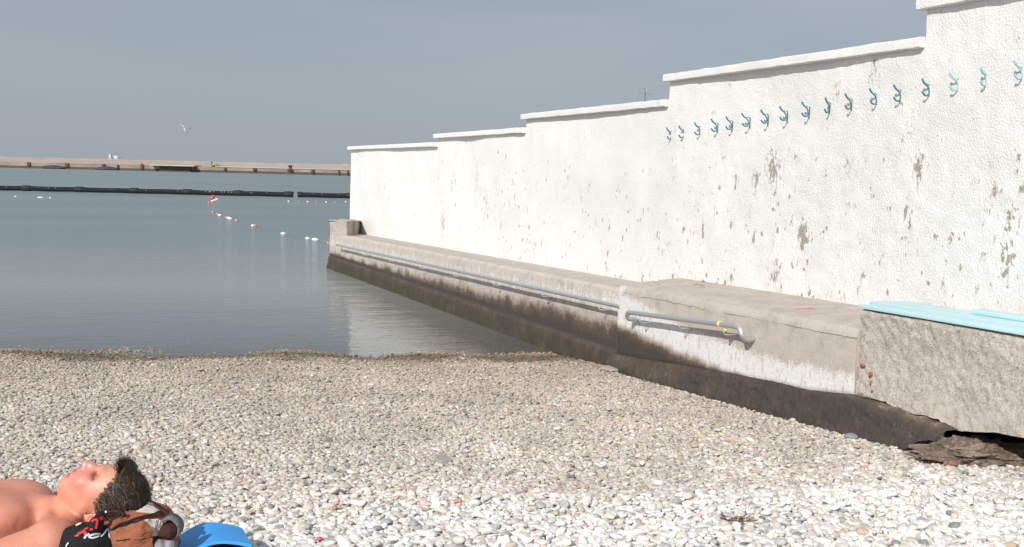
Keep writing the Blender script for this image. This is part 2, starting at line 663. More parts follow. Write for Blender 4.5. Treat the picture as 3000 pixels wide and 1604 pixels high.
hh = t.math('ADD', t.math('MULTIPLY', grit, t.mapr(t.noise(p, 2.6, 3), 0.35, 0.65, 0.45, 1.0)), t.math('MULTIPLY', t.noise(p, 19, 4, 0.6), 0.35))
hh = t.math('MULTIPLY', hh, near)
hh = t.math('SUBTRACT', hh, t.math('MULTIPLY', spot, 0.25))
t.put(b.inputs['Normal'], t.bump(hh, 0.5, 0.013))

STEPS = [(20.24, 14.86, 2.07), (14.86, 11.55, 2.185), (11.55, 8.30, 2.335), (8.30, 5.25, 2.545), (5.25, 0.6, 2.77)]
CT = 0.062
WX = 4.70
PEEL_PX = [(2260, 497, .20, .85), (2212, 525, .10, .8), (2330, 460, .05, .6), (2350, 690, .13, .95), (2335, 770, .07, .6), (2327, 540, .06, .6),
           (2690, 500, .11, .85), (2665, 370, .10, .5), (2640, 420, .06, .5), (2485, 512, .06, .6), (2480, 475, .05, .6), (2560, 200, .10, .75),
           (2920, 560, .08, .7), (2960, 640, .12, .7), (2950, 760, .16, .7), (2660, 610, .08, .6), (2095, 625, .07, .6), (2170, 400, .06, .5),
           (2110, 420, .05, .5), (1325, 545, .25, .55), (1395, 545, .15, .6), (1455, 545, .25, .4), (1300, 650, .25, .6), (1420, 610, .4, .35),
           (1540, 690, .5, .32), (2265, 800, .16, .6), (2050, 360, .06, .4), (2190, 620, .1, .5), (2500, 605, .05, .6), (2480, 600, .05, .55),
           (2390, 740, .08, .5), (2650, 720, .12, .5), (2450, 260, .08, .5), (2130, 255, .12, .45), (1930, 590, .2, .35), (2560, 570, .04, .6)]
PW = [(on_x(u, v, WX), r * 0.72, k * 1.12) for u, v, r, k in PEEL_PX]
for _ in range(800):
    yy_ = rng.uniform(3.9, 12.5) if rng.random() < 0.75 else rng.uniform(12, 19)
    zz_ = rng.uniform(0.75, 1.85) if rng.random() < 0.8 else rng.uniform(0.7, 2.3)
    PW.append((np.array([WX, yy_, zz_]), rng.uniform(0.010, 0.026) * (1.5 if rng.random() < 0.12 else 1), rng.uniform(0.55, 1.3)))


def peel_field(Y, Z):
    f = np.zeros_like(Y)
    for pt, r, k in PW:
        f = np.maximum(f, k * np.exp(-(((Y - pt[1]) / (0.8 * r)) ** 2 + ((Z - pt[2]) / (1.25 * r)) ** 2)) * 0.9)
    f = f + 0.22 * np.exp(-((Z - base_in(Y)) / 0.07) ** 2) * (vnoise(Y * 3, Z * 3, 2) + 0.3)      # worn foot of the wall
    return f + 0.16 * np.clip((2.0 - Z) / 1.5, 0, 1) * np.clip((13 - Y) / 6, 0.35, 1) * vnoise(Y * 1.3, Z * 1.3, 4)


def base_in(y):
    return np.interp(y, [0, 7.99, 8.0, 9, 20.3, 22], [0.87, 0.83, 0.735, 0.711, 0.47, 0.44])


WV, WF_, NV = [], [], 0
peel_l, near_l = [], []


def wall_panel(y0, y1, z0f, z1, step):
    global NV
    ys = np.linspace(y0, y1, max(2, int(abs(y1 - y0) / step) + 1))
    nz = max(2, int((z1 - z0f(ys).min()) / step) + 1)
    tt = np.linspace(0, 1, nz)
    Y = np.repeat(ys[:, None], nz, 1)
    z0 = z0f(ys)[:, None]
    Z = z0 + (z1 - z0) * tt[None, :]
    nr = np.clip((13 - Y) / 7, 0.25, 1.0)
    X = WX + 0.012 * fbm(Y * 14, Z * 14, 0.3, 3) * nr + 0.05 * fbm(Y * 1.1, Z * 1.1, 2.2, 2)
    idx = np.arange(ys.size * nz).reshape(ys.size, nz) + NV
    WV.extend(np.stack([X, Y, Z], -1).reshape(-1, 3).tolist())
    q = np.stack([idx[:-1, :-1], idx[:-1, 1:], idx[1:, 1:], idx[1:, :-1]], -1).reshape(-1, 4)
    WF_.extend(q.tolist())
    NV += Y.size
    peel_l.append(peel_field(Y, Z).ravel()); near_l.append(nr.ravel())


for y0, y1, zt in STEPS:
    wall_panel(y0, y1, lambda y: base_in(y) - 0.12, zt - CT * 0.5, 0.022 if y0 < 9 else 0.035)
# ends, back and top closing faces
prof = []
for y0, y1, zt in STEPS:
    a = NV
    z = zt - CT * 0.5
    lo = 0.2
    vv = [(WX + 0.01, y0, lo), (WX + 0.01, y1, lo), (WX + 0.01, y1, z), (WX + 0.01, y0, z), (WX + 0.34, y0, lo), (WX + 0.34, y1, lo), (WX + 0.34, y1, z), (WX + 0.34, y0, z)]
    WV.extend(vv)
    WF_.extend([[a, a + 3, a + 7, a + 4], [a + 4, a + 7, a + 6, a + 5], [a + 3, a + 2, a + 6, a + 7], [a + 1, a + 5, a + 6, a + 2]])
    NV += 8
    peel_l.append(np.zeros(8)); near_l.append(np.full(8, 0.5))
me = mesh('sea_wall', WV, WF_, True)
me.set_sharp_from_angle(angle=math.radians(50))
attrib(me, 'peel', np.concatenate(peel_l)); attrib(me, 'near', np.concatenate(near_l))
wall = link('sea_wall', me, m_white)
tag(wall, 'tall white rendered wall with peeling patches, its top stepping down towards the sea', 'wall')
for y0, y1, zt in STEPS:
    ys = np.linspace(y0 + 0.05, y1 + 0.004, max(4, int((y0 - y1) / 0.035)))
    ring = [(WX - 0.048, zt - CT), (WX - 0.055, zt - CT + 0.005), (WX - 0.056, zt - 0.03), (WX - 0.054, zt - 0.004), (WX - 0.048, zt), (WX + 0.2, zt + 0.010), (WX + 0.40, zt - 0.002), (WX + 0.41, zt - CT)]
    P = np.array([[(x + 0.012 * float(fbm(yy * 13, x * 9, z * 9, 3)), yy, z + 0.014 * float(fbm(yy * 9 + 3, x * 7, z * 7, 4))) for (x, z) in ring + ring[:1]] for yy in ys])
    me = grid_mesh('coping', P)
    n_, k_ = P.shape[:2]
    bm = bmesh.new(); bm.from_mesh(me)
    bm.verts.ensure_lookup_table()
    bm.faces.new([bm.verts[i] for i in range(k_ - 1)])
    bm.faces.new([bm.verts[(n_ - 1) * k_ + i] for i in reversed(range(k_ - 1))])
    bmesh.ops.recalc_face_normals(bm, faces=bm.faces[:])
    bm.to_mesh(me); bm.free()
    me.set_sharp_from_angle(angle=math.radians(25))
    attrib(me, 'peel', np.full(len(me.vertices), 0.06)); attrib(me, 'near', np.full(len(me.vertices), 0.7 if y0 < 12 else 0.35))
    link('coping', me, m_white, wall)

# ------------------------------------------------------------------ stained concrete
def concrete(name, rough_agg=0.0, crack=False):
    m, t, b = material(name)
    p = t.pos()
    w_, d_, g_ = t.attr('lime'), t.attr('tide'), t.attr('algae')
    strk = t.noise(t.scale(p, (16, 16, 3.2)), 1.0, 6, 0.7)
    fine = t.noise(p, 60, 4, 0.6)
    med = t.noise(p, 7, 5, 0.6)
    vc = t.sep(t.voro(p, 130, 'F1', 'Color'))[0]
    base = t.mix(t.mapr(med, 0.3, 0.7), (0.39, 0.335, 0.288), (0.51, 0.45, 0.395))
    base = t.mix(t.mapr(vc, 0.55, 1.0, 0, 0.18 + 0.45 * rough_agg), base, (0.60, 0.56, 0.50))
    base = t.mix(t.mapr(vc, 0.25, 0.0, 0, 0.15 + 0.5 * rough_agg), base, (0.20, 0.165, 0.135))
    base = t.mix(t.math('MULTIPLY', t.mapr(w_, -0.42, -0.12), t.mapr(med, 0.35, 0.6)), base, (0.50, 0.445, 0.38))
    lim = t.mapr(t.math('ADD', w_, t.math('ADD', t.math('MULTIPLY', t.math('SUBTRACT', strk, 0.5), 1.0), t.math('MULTIPLY', t.math('SUBTRACT', fine, 0.5), 1.1))), 0.36, 0.72)
    lim = t.math('MULTIPLY', lim, t.mapr(t.noise(t.scale(p, (30, 30, 11)), 1.0, 4, 0.7), 0.54, 0.63, 1.0, 0.2))
    c = t.mix(lim, base, t.mix(fine, (0.62, 0.60, 0.56), (0.80, 0.78, 0.75)))
    dk = t.mapr(t.math('ADD', d_, t.math('ADD', t.math('MULTIPLY', t.math('SUBTRACT', t.noise(p, 3.2, 6, 0.65), 0.5), 0.9), t.math('MULTIPLY', t.math('SUBTRACT', fine, 0.5), 0.35))), 0.25, 0.80)
    dcol = t.ramp(dk, [(0.0, (0.36, 0.30, 0.245)), (0.35, (0.19, 0.135, 0.095)), (0.65, (0.095, 0.074, 0.058)), (1.0, (0.062, 0.053, 0.045))])
    c = t.mix(t.mapr(dk, 0.0, 0.50), c, dcol)
    bits = t.math('MULTIPLY', t.mapr(t.noise(p, 95, 2, 0.5, 0.4), 0.66, 0.72), t.mapr(t.noise(p, 6, 3), 0.42, 0.6))
    dcol = t.mix(1.0, dcol, t.ramp(t.noise(p, 11, 6, 0.72, 0.5), [(0.25, (0.45, 0.45, 0.46)), (0.5, (0.95, 0.92, 0.88)), (0.75, (1.75, 1.55, 1.35))]), 'MULTIPLY')
    c = t.mix(t.math('MULTIPLY', t.math('MULTIPLY', bits, t.mapr(dk, 0.2, 0.6)), 0.3 + 0.25 * rough_agg), c, (0.40, 0.35, 0.29))
    c = t.mix(t.mapr(t.noise(p, 24, 5, 0.7), 0.5, 0.75, 0, 0.35), c, t.mix(0.5, c, (0.17, 0.12, 0.085)))
    c = t.mix(t.mapr(t.math('ADD', g_, t.math('MULTIPLY', t.math('SUBTRACT', med, 0.5), 1.0)), 0.4, 0.9, 0, 0.8), c, t.mix(fine, (0.022, 0.022, 0.010), (0.060, 0.054, 0.026)))
    if crack:                                                # casting joint cracked along the top edge
        q3 = t.sep(p)
        zc = t.math('SUBTRACT', t.math('ADD', q3[2], t.math('MULTIPLY', t.math('SUBTRACT', t.noise(p, 9, 5, 0.7), 0.5), 0.045)), t.math('ADD', t.math('MULTIPLY', q3[1], -0.0217), 0.893))
        ln = t.math('MULTIPLY', t.mapr(t.math('ABSOLUTE', zc), 0.0012, 0.004, 1, 0), t.mapr(t.noise(p, 2.3, 3), 0.40, 0.52))
        ln = t.math('MULTIPLY', ln, t.mapr(q3[0], 4.15, 4.16, 1, 0))
        c = t.mix(t.math('MULTIPLY', ln, 0.75), c, (0.075, 0.06, 0.05))
    t.put(b.inputs['Base Color'], c)
    b.inputs['Roughness'].default_value = 0.9
    b.inputs['Specular IOR Level'].default_value = 0.25
    h = t.math('ADD', t.math('MULTIPLY', fine, 0.5), t.math('MULTIPLY', vc, 0.25 + 0.4 * rough_agg))
    t.put(b.inputs['Normal'], t.bump(h, 0.7, 0.008 + 0.012 * rough_agg))
    return m


m_conc = concrete('stained_concrete')
m_slab = concrete('flaking_painted_concrete', 0.15, True)
m_agg = concrete('exposed_aggregate_concrete', 1.0)


def conc_grid(name, P, lime, tide, algae, mat, parent=None, ends=False):
    me = grid_mesh(name, P)
    for nm, f in (('lime', lime), ('tide', tide), ('algae', algae)):
        attrib(me, nm, np.broadcast_to(f, P.shape[:2]).ravel())
    me.set_sharp_from_angle(angle=math.radians(38))
    return link(name, me, mat, parent)


def bell(x, a, b_, soft):
    return np.clip((x - a) / soft + 0.5, 0, 1) * np.clip((b_ - x) / soft + 0.5, 0, 1)


# far ramp: section (top strip, edge, face, toe) swept along the wall, growing wider toward the sea
def ramp_face(y):
    return 4.22 - 0.0358 * (y - 8.05)


def ramp_outer(y):
    return np.interp(y, [8.0, 11.4, 16.5, 18.1, 20.3], [0.725, 0.675, 0.605, 0.55, 0.47])


rows = []
for q_ in np.linspace(0, 1, 330):
    yb = 7.9 + q_ * 10.2
    zo = float(ramp_outer(yb))
    xf = ramp_face(yb)

    def yend(x):
        return 7.9 + q_ * (18.1 + (x - 3.86) * 2.38 - 7.9)
    zi = float(base_in(max(yend(4.74), 8.001)))
    col_ = [(4.74, zi), (4.6, zi + (zo - zi) * 0.15), ((4.6 + xf) / 2, (zi + zo) / 2), (xf + 0.04, zo + 0.006), (xf + 0.006, zo - 0.02)]
    col_ += [(xf, z) for z in np.linspace(zo - 0.05, 0.21, 16)]
    col_ += [(xf - 0.020, 0.195), (xf - 0.035, 0.15), (xf - 0.045, 0.09), (xf - 0.055, 0.03), (xf - 0.07, -0.06), (xf - 0.09, -0.25), (xf - 0.10, -1.2)]
    rows.append([(x, yend(max(x, xf)), z) for x, z in col_])
P = np.array(rows)
K0 = 5
amp = np.ones(P.shape[1]) * 0.010; amp[-7:] = 0.03
P[..., 0] += amp * fbm(P[..., 1] * 5, P[..., 2] * 9, 1.7, 4) * 1.2
P[..., 2] += 0.010 * fbm(P[..., 1] * 3, P[..., 0] * 9, 5.7, 3)
Y, Z = P[..., 1], P[..., 2]
face = np.zeros(Y.shape, bool); face[:, K0 - 1:] = True
rail_z = np.interp(Y, [7.9, 11.15, 17.3], [0.602, 0.549, 0.445])
zone = Z - rail_z
lime = np.where(face, bell(zone, -0.10, 0.10, 0.16) * 0.60, -0.4) * np.interp(Y, [8, 12, 14, 20], [1, 0.8, 0.85, 0.8])
tide = np.where(face, np.clip((-(zone + 0.03)) / 0.30, 0, 1) * 0.80 + np.clip((0.26 - Z) / 0.12, 0, 0.35), 0.0)
tide = np.where(Z < 0.2, 0.72, tide)
algae = np.where(face, np.clip((0.24 - Z) / 0.10, 0, 1) * 0.72, 0.0)
rampo = conc_grid('concrete_ramp', P, lime, tide, algae, m_conc)
tag(rampo, 'long sloping concrete ledge with dark tide stains running down into the sea', 'ledge')
ec = P[-1]
capv = [tuple(q) for q in ec] + [(4.74, float(ec[0][1]), -1.2)]
capm = mesh('end_face', [(x, y + 0.002, z) for x, y, z in capv], [list(range(len(capv)))])
for nm, val in (('lime', -0.3), ('tide', 0.35), ('algae', 0.1)):
    attrib(capm, nm, np.full(len(capv), val))
link('end_face', capm, m_conc, rampo)
e0, e1_ = np.array([3.875, 18.12]), np.array([4.69, 20.08])
ed = (e1_ - e0) / np.linalg.norm(e1_ - e0); en = np.array([ed[1], -ed[0]])
if en[1] > 0: en = -en
stub = MB()
ln_ = np.linalg.norm(e1_ - e0)
for f0, f1, h0, h1 in ((0.0, 0.40, 0.785, 0.76), (0.404, 1.0, 0.755, 0.70)):
    bm = bmesh.new(); bmesh.ops.create_cube(bm, size=1)
    bmesh.ops.subdivide_edges(bm, edges=bm.edges[:], cuts=3, use_grid_fill=True)
    for v in bm.verts:
        f = f0 + (f1 - f0) * (v.co.x + 0.5); w_ = (v.co.y + 0.5) * 0.26
        zt_ = h0 + (h1 - h0) * (v.co.x + 0.5)
        q = e0 + ed * f * ln_ + en * w_
        v.co = Vector((q[0], q[1], 0.40 + (zt_ - 0.40) * (v.co.z + 0.5))) + Vector(rng.normal(0, 0.0025, 3))
    bmesh.ops.bevel(bm, geom=[e for e in bm.edges if e.calc_face_angle(0) > 0.8], offset=0.02, segments=2, affect='EDGES')
    bm.verts.index_update()
    stub.add([v.co[:] for v in bm.verts], [[v.index for v in f.verts] for f in bm.faces]); bm.free()
stub = stub.build('low_parapet', m_agg, sharp=25)
for nm, val in (('lime', -0.35), ('tide', 0.17), ('algae', 0.0)):
    attrib(stub.data, nm, np.full(len(stub.data.vertices), val))
tag(stub, 'low rough concrete parapet across the seaward end of the ledge', 'parapet')

# near slab (higher, a step proud of the ramp)
def slab_low(y):
    return np.interp(y, [5.0, 5.5, 5.8, 6.4, 7.86, 8.0], [0.462, 0.398, 0.385, 0.342, 0.209, 0.20])


def slab_top(y):
    return np.interp(y, [5.0, 8.0], [0.848, 0.785])


ys = np.linspace(5.03, 8.02, 160)
rows = []
for y in ys:
    zt, zl = float(slab_top(y)), float(slab_low(y))
    c_ = [(4.73, zt + 0.045), (4.6, zt + 0.036), (4.42, zt + 0.022), (4.25, zt + 0.010), (4.165, zt), (4.135, zt - 0.014), (4.125, zt - 0.035)]
    c_ += [(4.12, z) for z in np.linspace(zt - 0.055, zl + 0.012, 22)]
    c_ += [(4.126, zl), (4.16, zl - 0.012), (4.3, zl - 0.02)]
    rows.append([(x, y, z) for x, z in c_])
P = np.array(rows)
P[..., 0] += 0.010 * fbm(P[..., 1] * 6, P[..., 2] * 9, 2.7, 4)
P[..., 2] += 0.008 * fbm(P[..., 1] * 4, P[..., 0] * 6, 4.7, 3) + np.where(P[..., 0] > 4.2, 0.0, 0.018 * fbm(P[..., 1] * 7, 0.3, 0.2, 3))
Y, Z = P[..., 1], P[..., 2]
wt_ = np.interp(Y, [5.0, 5.7, 6.1, 7.0, 7.85], [0.60, 0.575, 0.565, 0.62, 0.74])
wb_ = np.interp(Y, [5.0, 5.5, 5.95, 6.86, 7.83], [0.46, 0.41, 0.377, 0.40, 0.47])
face = P[..., 0] < 4.145
lime = np.where(face, bell(Z, wb_ - 0.03, wt_ - 0.03, 0.13) * 1.0, -0.5)
lime = np.maximum(lime, np.where(face, 0.62 * np.clip((Y - 7.75) / 0.2, 0, 1) * bell(Z, 0.46, 0.82, 0.1), -0.5))
tide = np.where(face, np.clip((wb_ + 0.055 - Z) / 0.20, 0, 1) * 0.95, 0.0)
slab = conc_grid('concrete_slab', P, lime, tide, np.zeros_like(Y), m_slab)
tag(slab, 'higher concrete slab with flaking white paint between the long ledge and the rough block', 'ledge')
for yy, sgn in ((ys[-1], 1), (ys[0], -1)):
    ec = P[-1] if sgn > 0 else P[0]
    capv = [tuple(q) for q in ec] + [(4.73, yy, 0.2)]
    capm = mesh('end_face', [(x, y + 0.001 * sgn, z) for x, y, z in capv], [list(range(len(capv)))])
    for nm, val in (('lime', 0.3), ('tide', 0.2), ('algae', 0.0)):
        attrib(capm, nm, np.full(len(capv), val))
    link('end_face', capm, m_conc, slab)

# dark footing below the slab, broken off at its near end
ys = np.linspace(4.28, 8.10, 420)
rows = []
for y in ys:
    yb = max(y, 5.0)
    zl = float(slab_low(yb)) + 0.004 if y > 5.0 else float(np.interp(y, [4.28, 4.5, 5.0], [0.43, 0.445, 0.466]))
    zb = float(beach_z(4.0, y)) - 0.12
    # the broken end: lower edge climbs as the footing gives out
    if y < 4.62:
        zb = max(zb, float(np.interp(y, [4.28, 4.40, 4.47, 4.62], [0.395, 0.335, 0.285, 0.20])))
    tt = np.linspace(0, 1, 30)
    c_ = [(4.5, zl - 0.03), (4.2, zl - 0.003), (4.125, zl)]
    c_ += [(4.095 - 0.085 * q ** 0.8, zl + (zb - zl) * (0.03 + 0.97 * q)) for q in tt]
    c_ += [(4.06, zb - 0.02), (4.16, zb - 0.03), (4.40, zb - 0.01)]
    rows.append([(x, y, z) for x, z in c_])
P = np.array(rows)
P[..., 0] += 0.018 * fbm(P[..., 1] * 4, P[..., 2] * 6, 6.7, 3) + 0.026 * fbm(P[..., 1] * 30, P[..., 2] * 30, 1.7, 4) + 0.006 * (fbm(P[..., 1] * 9, P[..., 2] * 14, 8.8, 2) > 0.07)
P[0, 3:, 0] += np.linspace(0.0, 0.10, P.shape[1] - 3); P[1, 3:, 0] += np.linspace(0.0, 0.04, P.shape[1] - 3)
edge_n = (P[..., 1] < 4.7)
P[..., 2] += np.where(edge_n, 0.035 * fbm(P[..., 1] * 16, P[..., 0] * 9, 0.2, 3), 0.006 * fbm(P[..., 1] * 16, P[..., 0] * 9, 0.2, 3))
P[..., 1] += np.where(P[..., 1] < 4.30, 0.05 * fbm(P[..., 2] * 20, P[..., 0] * 14, 0.9, 3), 0)
Y, Z = P[..., 1], P[..., 2]
bz = beach_z(np.full_like(Y, 4.0), Y)
tide = np.full_like(Y, 0.72) - 0.28 * np.clip((Z - 0.40) / 0.05, 0, 1) + 0.2 * np.clip((6.5 - Y) / 2, -0.4, 0.4)
algae = np.clip((0.09 - (Z - bz)) / 0.09, 0, 1) * 0.62 + 0.25 * np.clip((Y - 6.5) / 1.2, 0, 1)
foot = conc_grid('concrete_footing', P, np.full_like(Y, -0.6), tide, algae, m_agg)
tag(foot, 'dark algae-stained concrete footing under the slab, broken off at its near end', 'footing')

# rough block at the right
ys = np.concatenate([np.linspace(5.02, 3.6, 120), np.linspace(3.58, 0.6, 60)])
rows = []
BY = [0.6, 2.8, 3.885, 4.05, 4.26, 4.36, 4.41, 4.60, 4.64, 4.79, 5.0]
BZ = [0.60, 0.53, 0.481, 0.462, 0.424, 0.425, 0.453, 0.452, 0.438, 0.466, 0.463]


def block_top_x(y):
    return 4.125 + 0.096 * np.clip(5.02 - y, 0, 1.5)


for y in ys:
    zb = float(np.interp(y, BY, BZ)) + 0.02 * float(fbm(y * 14, 0.3, 0.1, 3))
    xt = float(block_top_x(y))
    xb = float(np.interp(y, [0.6, 3.6, 4.4, 4.9, 5.02], [4.19, 4.19, 4.17, 4.12, 4.118]))
    c_ = [(4.73, 0.962), (4.5, 0.960), (xt + 0.03, 0.958), (xt + 0.008, 0.950)]
    for q in np.linspace(0.02, 1, 38):
        z = 0.945 + (zb - 0.945) * q
        c_.append((xt + (xb - xt) * q + 0.02 * math.sin(math.pi * q), z))
    c_ += [(c_[-1][0] + 0.05, zb - 0.006), (4.45, zb + 0.05), (4.62, zb + 0.06)]
    rows.append([(x, y, z) for x, z in c_])
P = np.array(rows)
fc = (P[..., 0] < block_top_x(P[..., 1]) + 0.04)
P[..., 0] += np.where(fc, 0.022 * fbm(P[..., 1] * 4, P[..., 2] * 7, 3.7, 3) + 0.026 * fbm(P[..., 1] * 34, P[..., 2] * 34, 3.2, 3), 0)
Y, Z = P[..., 1], P[..., 2]
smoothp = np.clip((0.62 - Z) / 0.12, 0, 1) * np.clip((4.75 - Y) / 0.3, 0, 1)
tide = np.clip((0.50 - Z) / 0.03, 0, 1) * 0.30 * (Y > 4.7) + 0.05 * vnoise(Y * 3, Z * 3, 0.4)
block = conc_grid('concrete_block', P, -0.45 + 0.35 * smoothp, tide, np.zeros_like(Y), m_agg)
tag(block, 'rough exposed-aggregate concrete block carrying turquoise boards, its foot undercut and crumbling', 'concrete block')
ec = P[0]
capv = [tuple(q) for q in ec] + [(4.73, float(ec[0][1]), 0.5)]
capm = mesh('end_face', [(x, y + 0.001, z) for x, y, z in capv], [list(range(len(capv)))])
for nm, val in (('lime', -0.4), ('tide', 0.0), ('algae', 0.0)):
    attrib(capm, nm, np.full(len(capv), val))
link('end_face', capm, m_agg, block)
# hidden core of the cavity under the block (dark brown backing sheet)
m_backing = simple('dark_backing', (0.06, 0.048, 0.038), 0.95, bump=0.02)
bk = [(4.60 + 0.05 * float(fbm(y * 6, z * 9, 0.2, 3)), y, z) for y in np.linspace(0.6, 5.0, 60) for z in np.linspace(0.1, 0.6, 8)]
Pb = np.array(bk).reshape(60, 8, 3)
bo = link('cavity_backing', grid_mesh('cavity_backing', Pb), m_backing, block)

# broken chunk and shards below the block
def rock(name, c, r, seed, mat, rz=0.0, amp=0.25, tilt=(0, 0), sub=4, flat=False, attrs=None, nsc=1.6):
    mb = MB().ball((0, 0, 0), r, sub, amp, seed, nsc)
    me = mesh(name, mb.v, mb.f, True)
    if flat:
        for v in me.vertices:
            v.co.z = max(min(v.co.z, r[2] * 0.55), -r[2])
    me.set_sharp_from_angle(angle=math.radians(32))
    if attrs:
        for nm, val in zip(('lime', 'tide', 'algae'), attrs):
            attrib(me, nm, np.full(len(me.vertices), val))
    o = link(name, me, mat, None, c)
    o.rotation_euler = (tilt[0], tilt[1], rz)
    return o


ck = rock('concrete_chunk', (4.175, 4.175, 0.328), (0.27, 0.125, 0.055), 3.3, m_agg, -0.26, 0.45, (0.22, -0.02), 5, attrs=(-0.5, 0.50, 0.05), nsc=3.4)
tag(ck, 'broken dark concrete chunk lying in the hollow under the block', 'concrete chunk')
c2 = on_z(2722, 1333, 0.285)
sh = rock('concrete_shard', (c2[0] + 0.02, c2[1], 0.285), (0.13, 0.07, 0.022), 8.1, m_agg, -0.5, 0.4, (0.1, 0), 4, True, attrs=(-0.5, 0.38, 0.0))
tag(sh, 'flat grey concrete shard half buried in pebbles in front of the broken chunk', 'concrete shard')

# ------------------------------------------------------------------ turquoise boards
m_turq, t, b = material('turquoise_paint')
p = t.obj()
n = t.noise(t.scale(p, (14, 1.2, 14)), 3.0, 5, 0.6)
c = t.mix(t.mapr(n, 0.3, 0.7), (0.40, 0.60, 0.63), (0.48, 0.67, 0.69))
c = t.mix(t.mapr(t.noise(p, 45, 4), 0.66, 0.74, 0, 0.5), c, (0.55, 0.72, 0.70))
t.put(b.inputs['Base Color'], c)
b.inputs['Roughness'].default_value = 0.45
t.put(b.inputs['Normal'], t.bump(n, 0.3, 0.004))
bench = empty('board_seat', (4.122, 5.01, 0.963))
bench.rotation_euler.z = 0.090
tag(bench, 'turquoise painted boards laid as a seat on top of the rough concrete block', 'seat')
for i, (x0, x1, y0, z0, ye) in enumerate([(0.0, 0.150, 0.0, 0.0, -1.5), (0.156, 0.285, 0.095, 0.001, -1.5), (0.291, 0.405, 0.075, 0.0, -1.5), (0.300, 0.400, -0.50, 0.0235, -1.5)]):
    mb = MB()
    mb.box((x0, ye, z0), (x1, y0, z0 + 0.022), 0.004)
    mb.build('board', m_turq, bench)

# ------------------------------------------------------------------ handrails
m_steel, t, b = material('brushed_steel')
t.put(b.inputs['Base Color'], t.mix(t.noise(t.obj(), 18, 4), (0.66, 0.655, 0.65), (0.82, 0.815, 0.80)))
b.inputs['Metallic'].default_value = 1.0
t.put(b.inputs['Roughness'], t.mapr(t.noise(t.obj(), 60, 3), 0.3, 0.7, 0.45, 0.6))
m_yel = simple('yellow_tape', (0.85, 0.75, 0.06), 0.5, var=0.05)


def zs(y):
    return float(np.interp(y, [7.9, 11.15, 17.3], [0.602, 0.549, 0.445]))


def xr(y):
    return ramp_face(y) - 0.10


r1y = [7.98, 9, 10, 11.2, 13, 15, 16.5, 17.1, 17.25]
path = [(xr(y), y, zs(y)) for y in r1y]
path += [(xr(17.3) + 0.01, 17.30, zs(17.3) - 0.004), (xr(17.3) + 0.04, 17.32, zs(17.3) - 0.01), (xr(17.3) + 0.095, 17.32, zs(17.3) - 0.012)]
rail = MB().tube(smooth_path(path, 3), 0.0165, 12).build('handrail', m_steel)
tag(rail, 'long steel handrail fixed along the sloping ledge above the water', 'handrail')
for y in (8.35, 9.5, 10.7, 11.9, 13.1, 14.4, 15.7, 17.0):
    z, x = zs(y), xr(y)
    MB().tube(smooth_path([(x, y, z - 0.018), (x, y, z - 0.055), (x + 0.015, y, z - 0.068), (x + 0.095, y, z - 0.07)], 4), 0.006, 6).build('bracket', m_steel, rail)


def z2(y):
    return float(np.interp(y, [6.0, 7.66], [0.715, 0.600]))


path = [(4.02, 7.60, z2(7.6)), (4.02, 7.2, z2(7.2)), (4.02, 6.7, z2(6.7)), (4.02, 6.25, z2(6.25))]
e1 = [(4.115, 7.67, z2(7.66) - 0.062), (4.06, 7.675, z2(7.66) - 0.058), (4.03, 7.672, z2(7.66) - 0.045), (4.02, 7.655, z2(7.66) - 0.012)]
e2 = [(4.02, 6.12, z2(6.12) - 0.002), (4.02, 6.065, z2(6.1) - 0.015), (4.025, 6.05, z2(6.1) - 0.05), (4.05, 6.05, z2(6.1) - 0.075), (4.115, 6.05, z2(6.1) - 0.078)]
rail2 = MB().tube(smooth_path(e1 + path + e2, 5), 0.0185, 14).build('handrail', m_steel)
tag(rail2, 'short bent steel handrail with a yellow tape ring on the higher slab', 'handrail')
for y in (7.45, 6.85, 6.26):
    z = z2(y)
    MB().tube(smooth_path([(4.02, y, z - 0.018), (4.02, y, z - 0.055), (4.035, y, z - 0.068), (4.115, y, z - 0.07)], 4), 0.005, 6).build('bracket', m_steel, rail2)
yy = 6.31
MB().tube([(4.02, yy - 0.009, z2(yy - 0.009)), (4.02, yy + 0.009, z2(yy + 0.009))], 0.0205, 14).build('tape_ring', m_yel, rail2)
MB().ball((4.03, yy - 0.06, z2(yy) - 0.030), (0.012, 0.012, 0.012), 2).build('tape_end', m_yel, rail2)

# ------------------------------------------------------------------ coat hooks
m_teal = simple('dark_teal_enamel', (0.055, 0.20, 0.225), 0.45, var=0.3, sc=90)
m_pale = simple('pale_turquoise_enamel', (0.28, 0.53, 0.54), 0.4, var=0.1, sc=90)
HP = [(118, 862), (208, 850), (312, 828), (424, 803), (522, 788), (637, 765), (758, 742), (888, 720), (1036, 690), (1175, 662), (1322, 635),
      (1490, 600), (1655, 575), (1845, 535), (2040, 495), (2225, 460), (2465, 412)]
ORD = ['first', 'second', 'third', 'fourth', 'fifth', 'sixth', 'seventh', 'eighth', 'ninth', 'tenth', 'eleventh', 'twelfth', 'thirteenth', 'last']


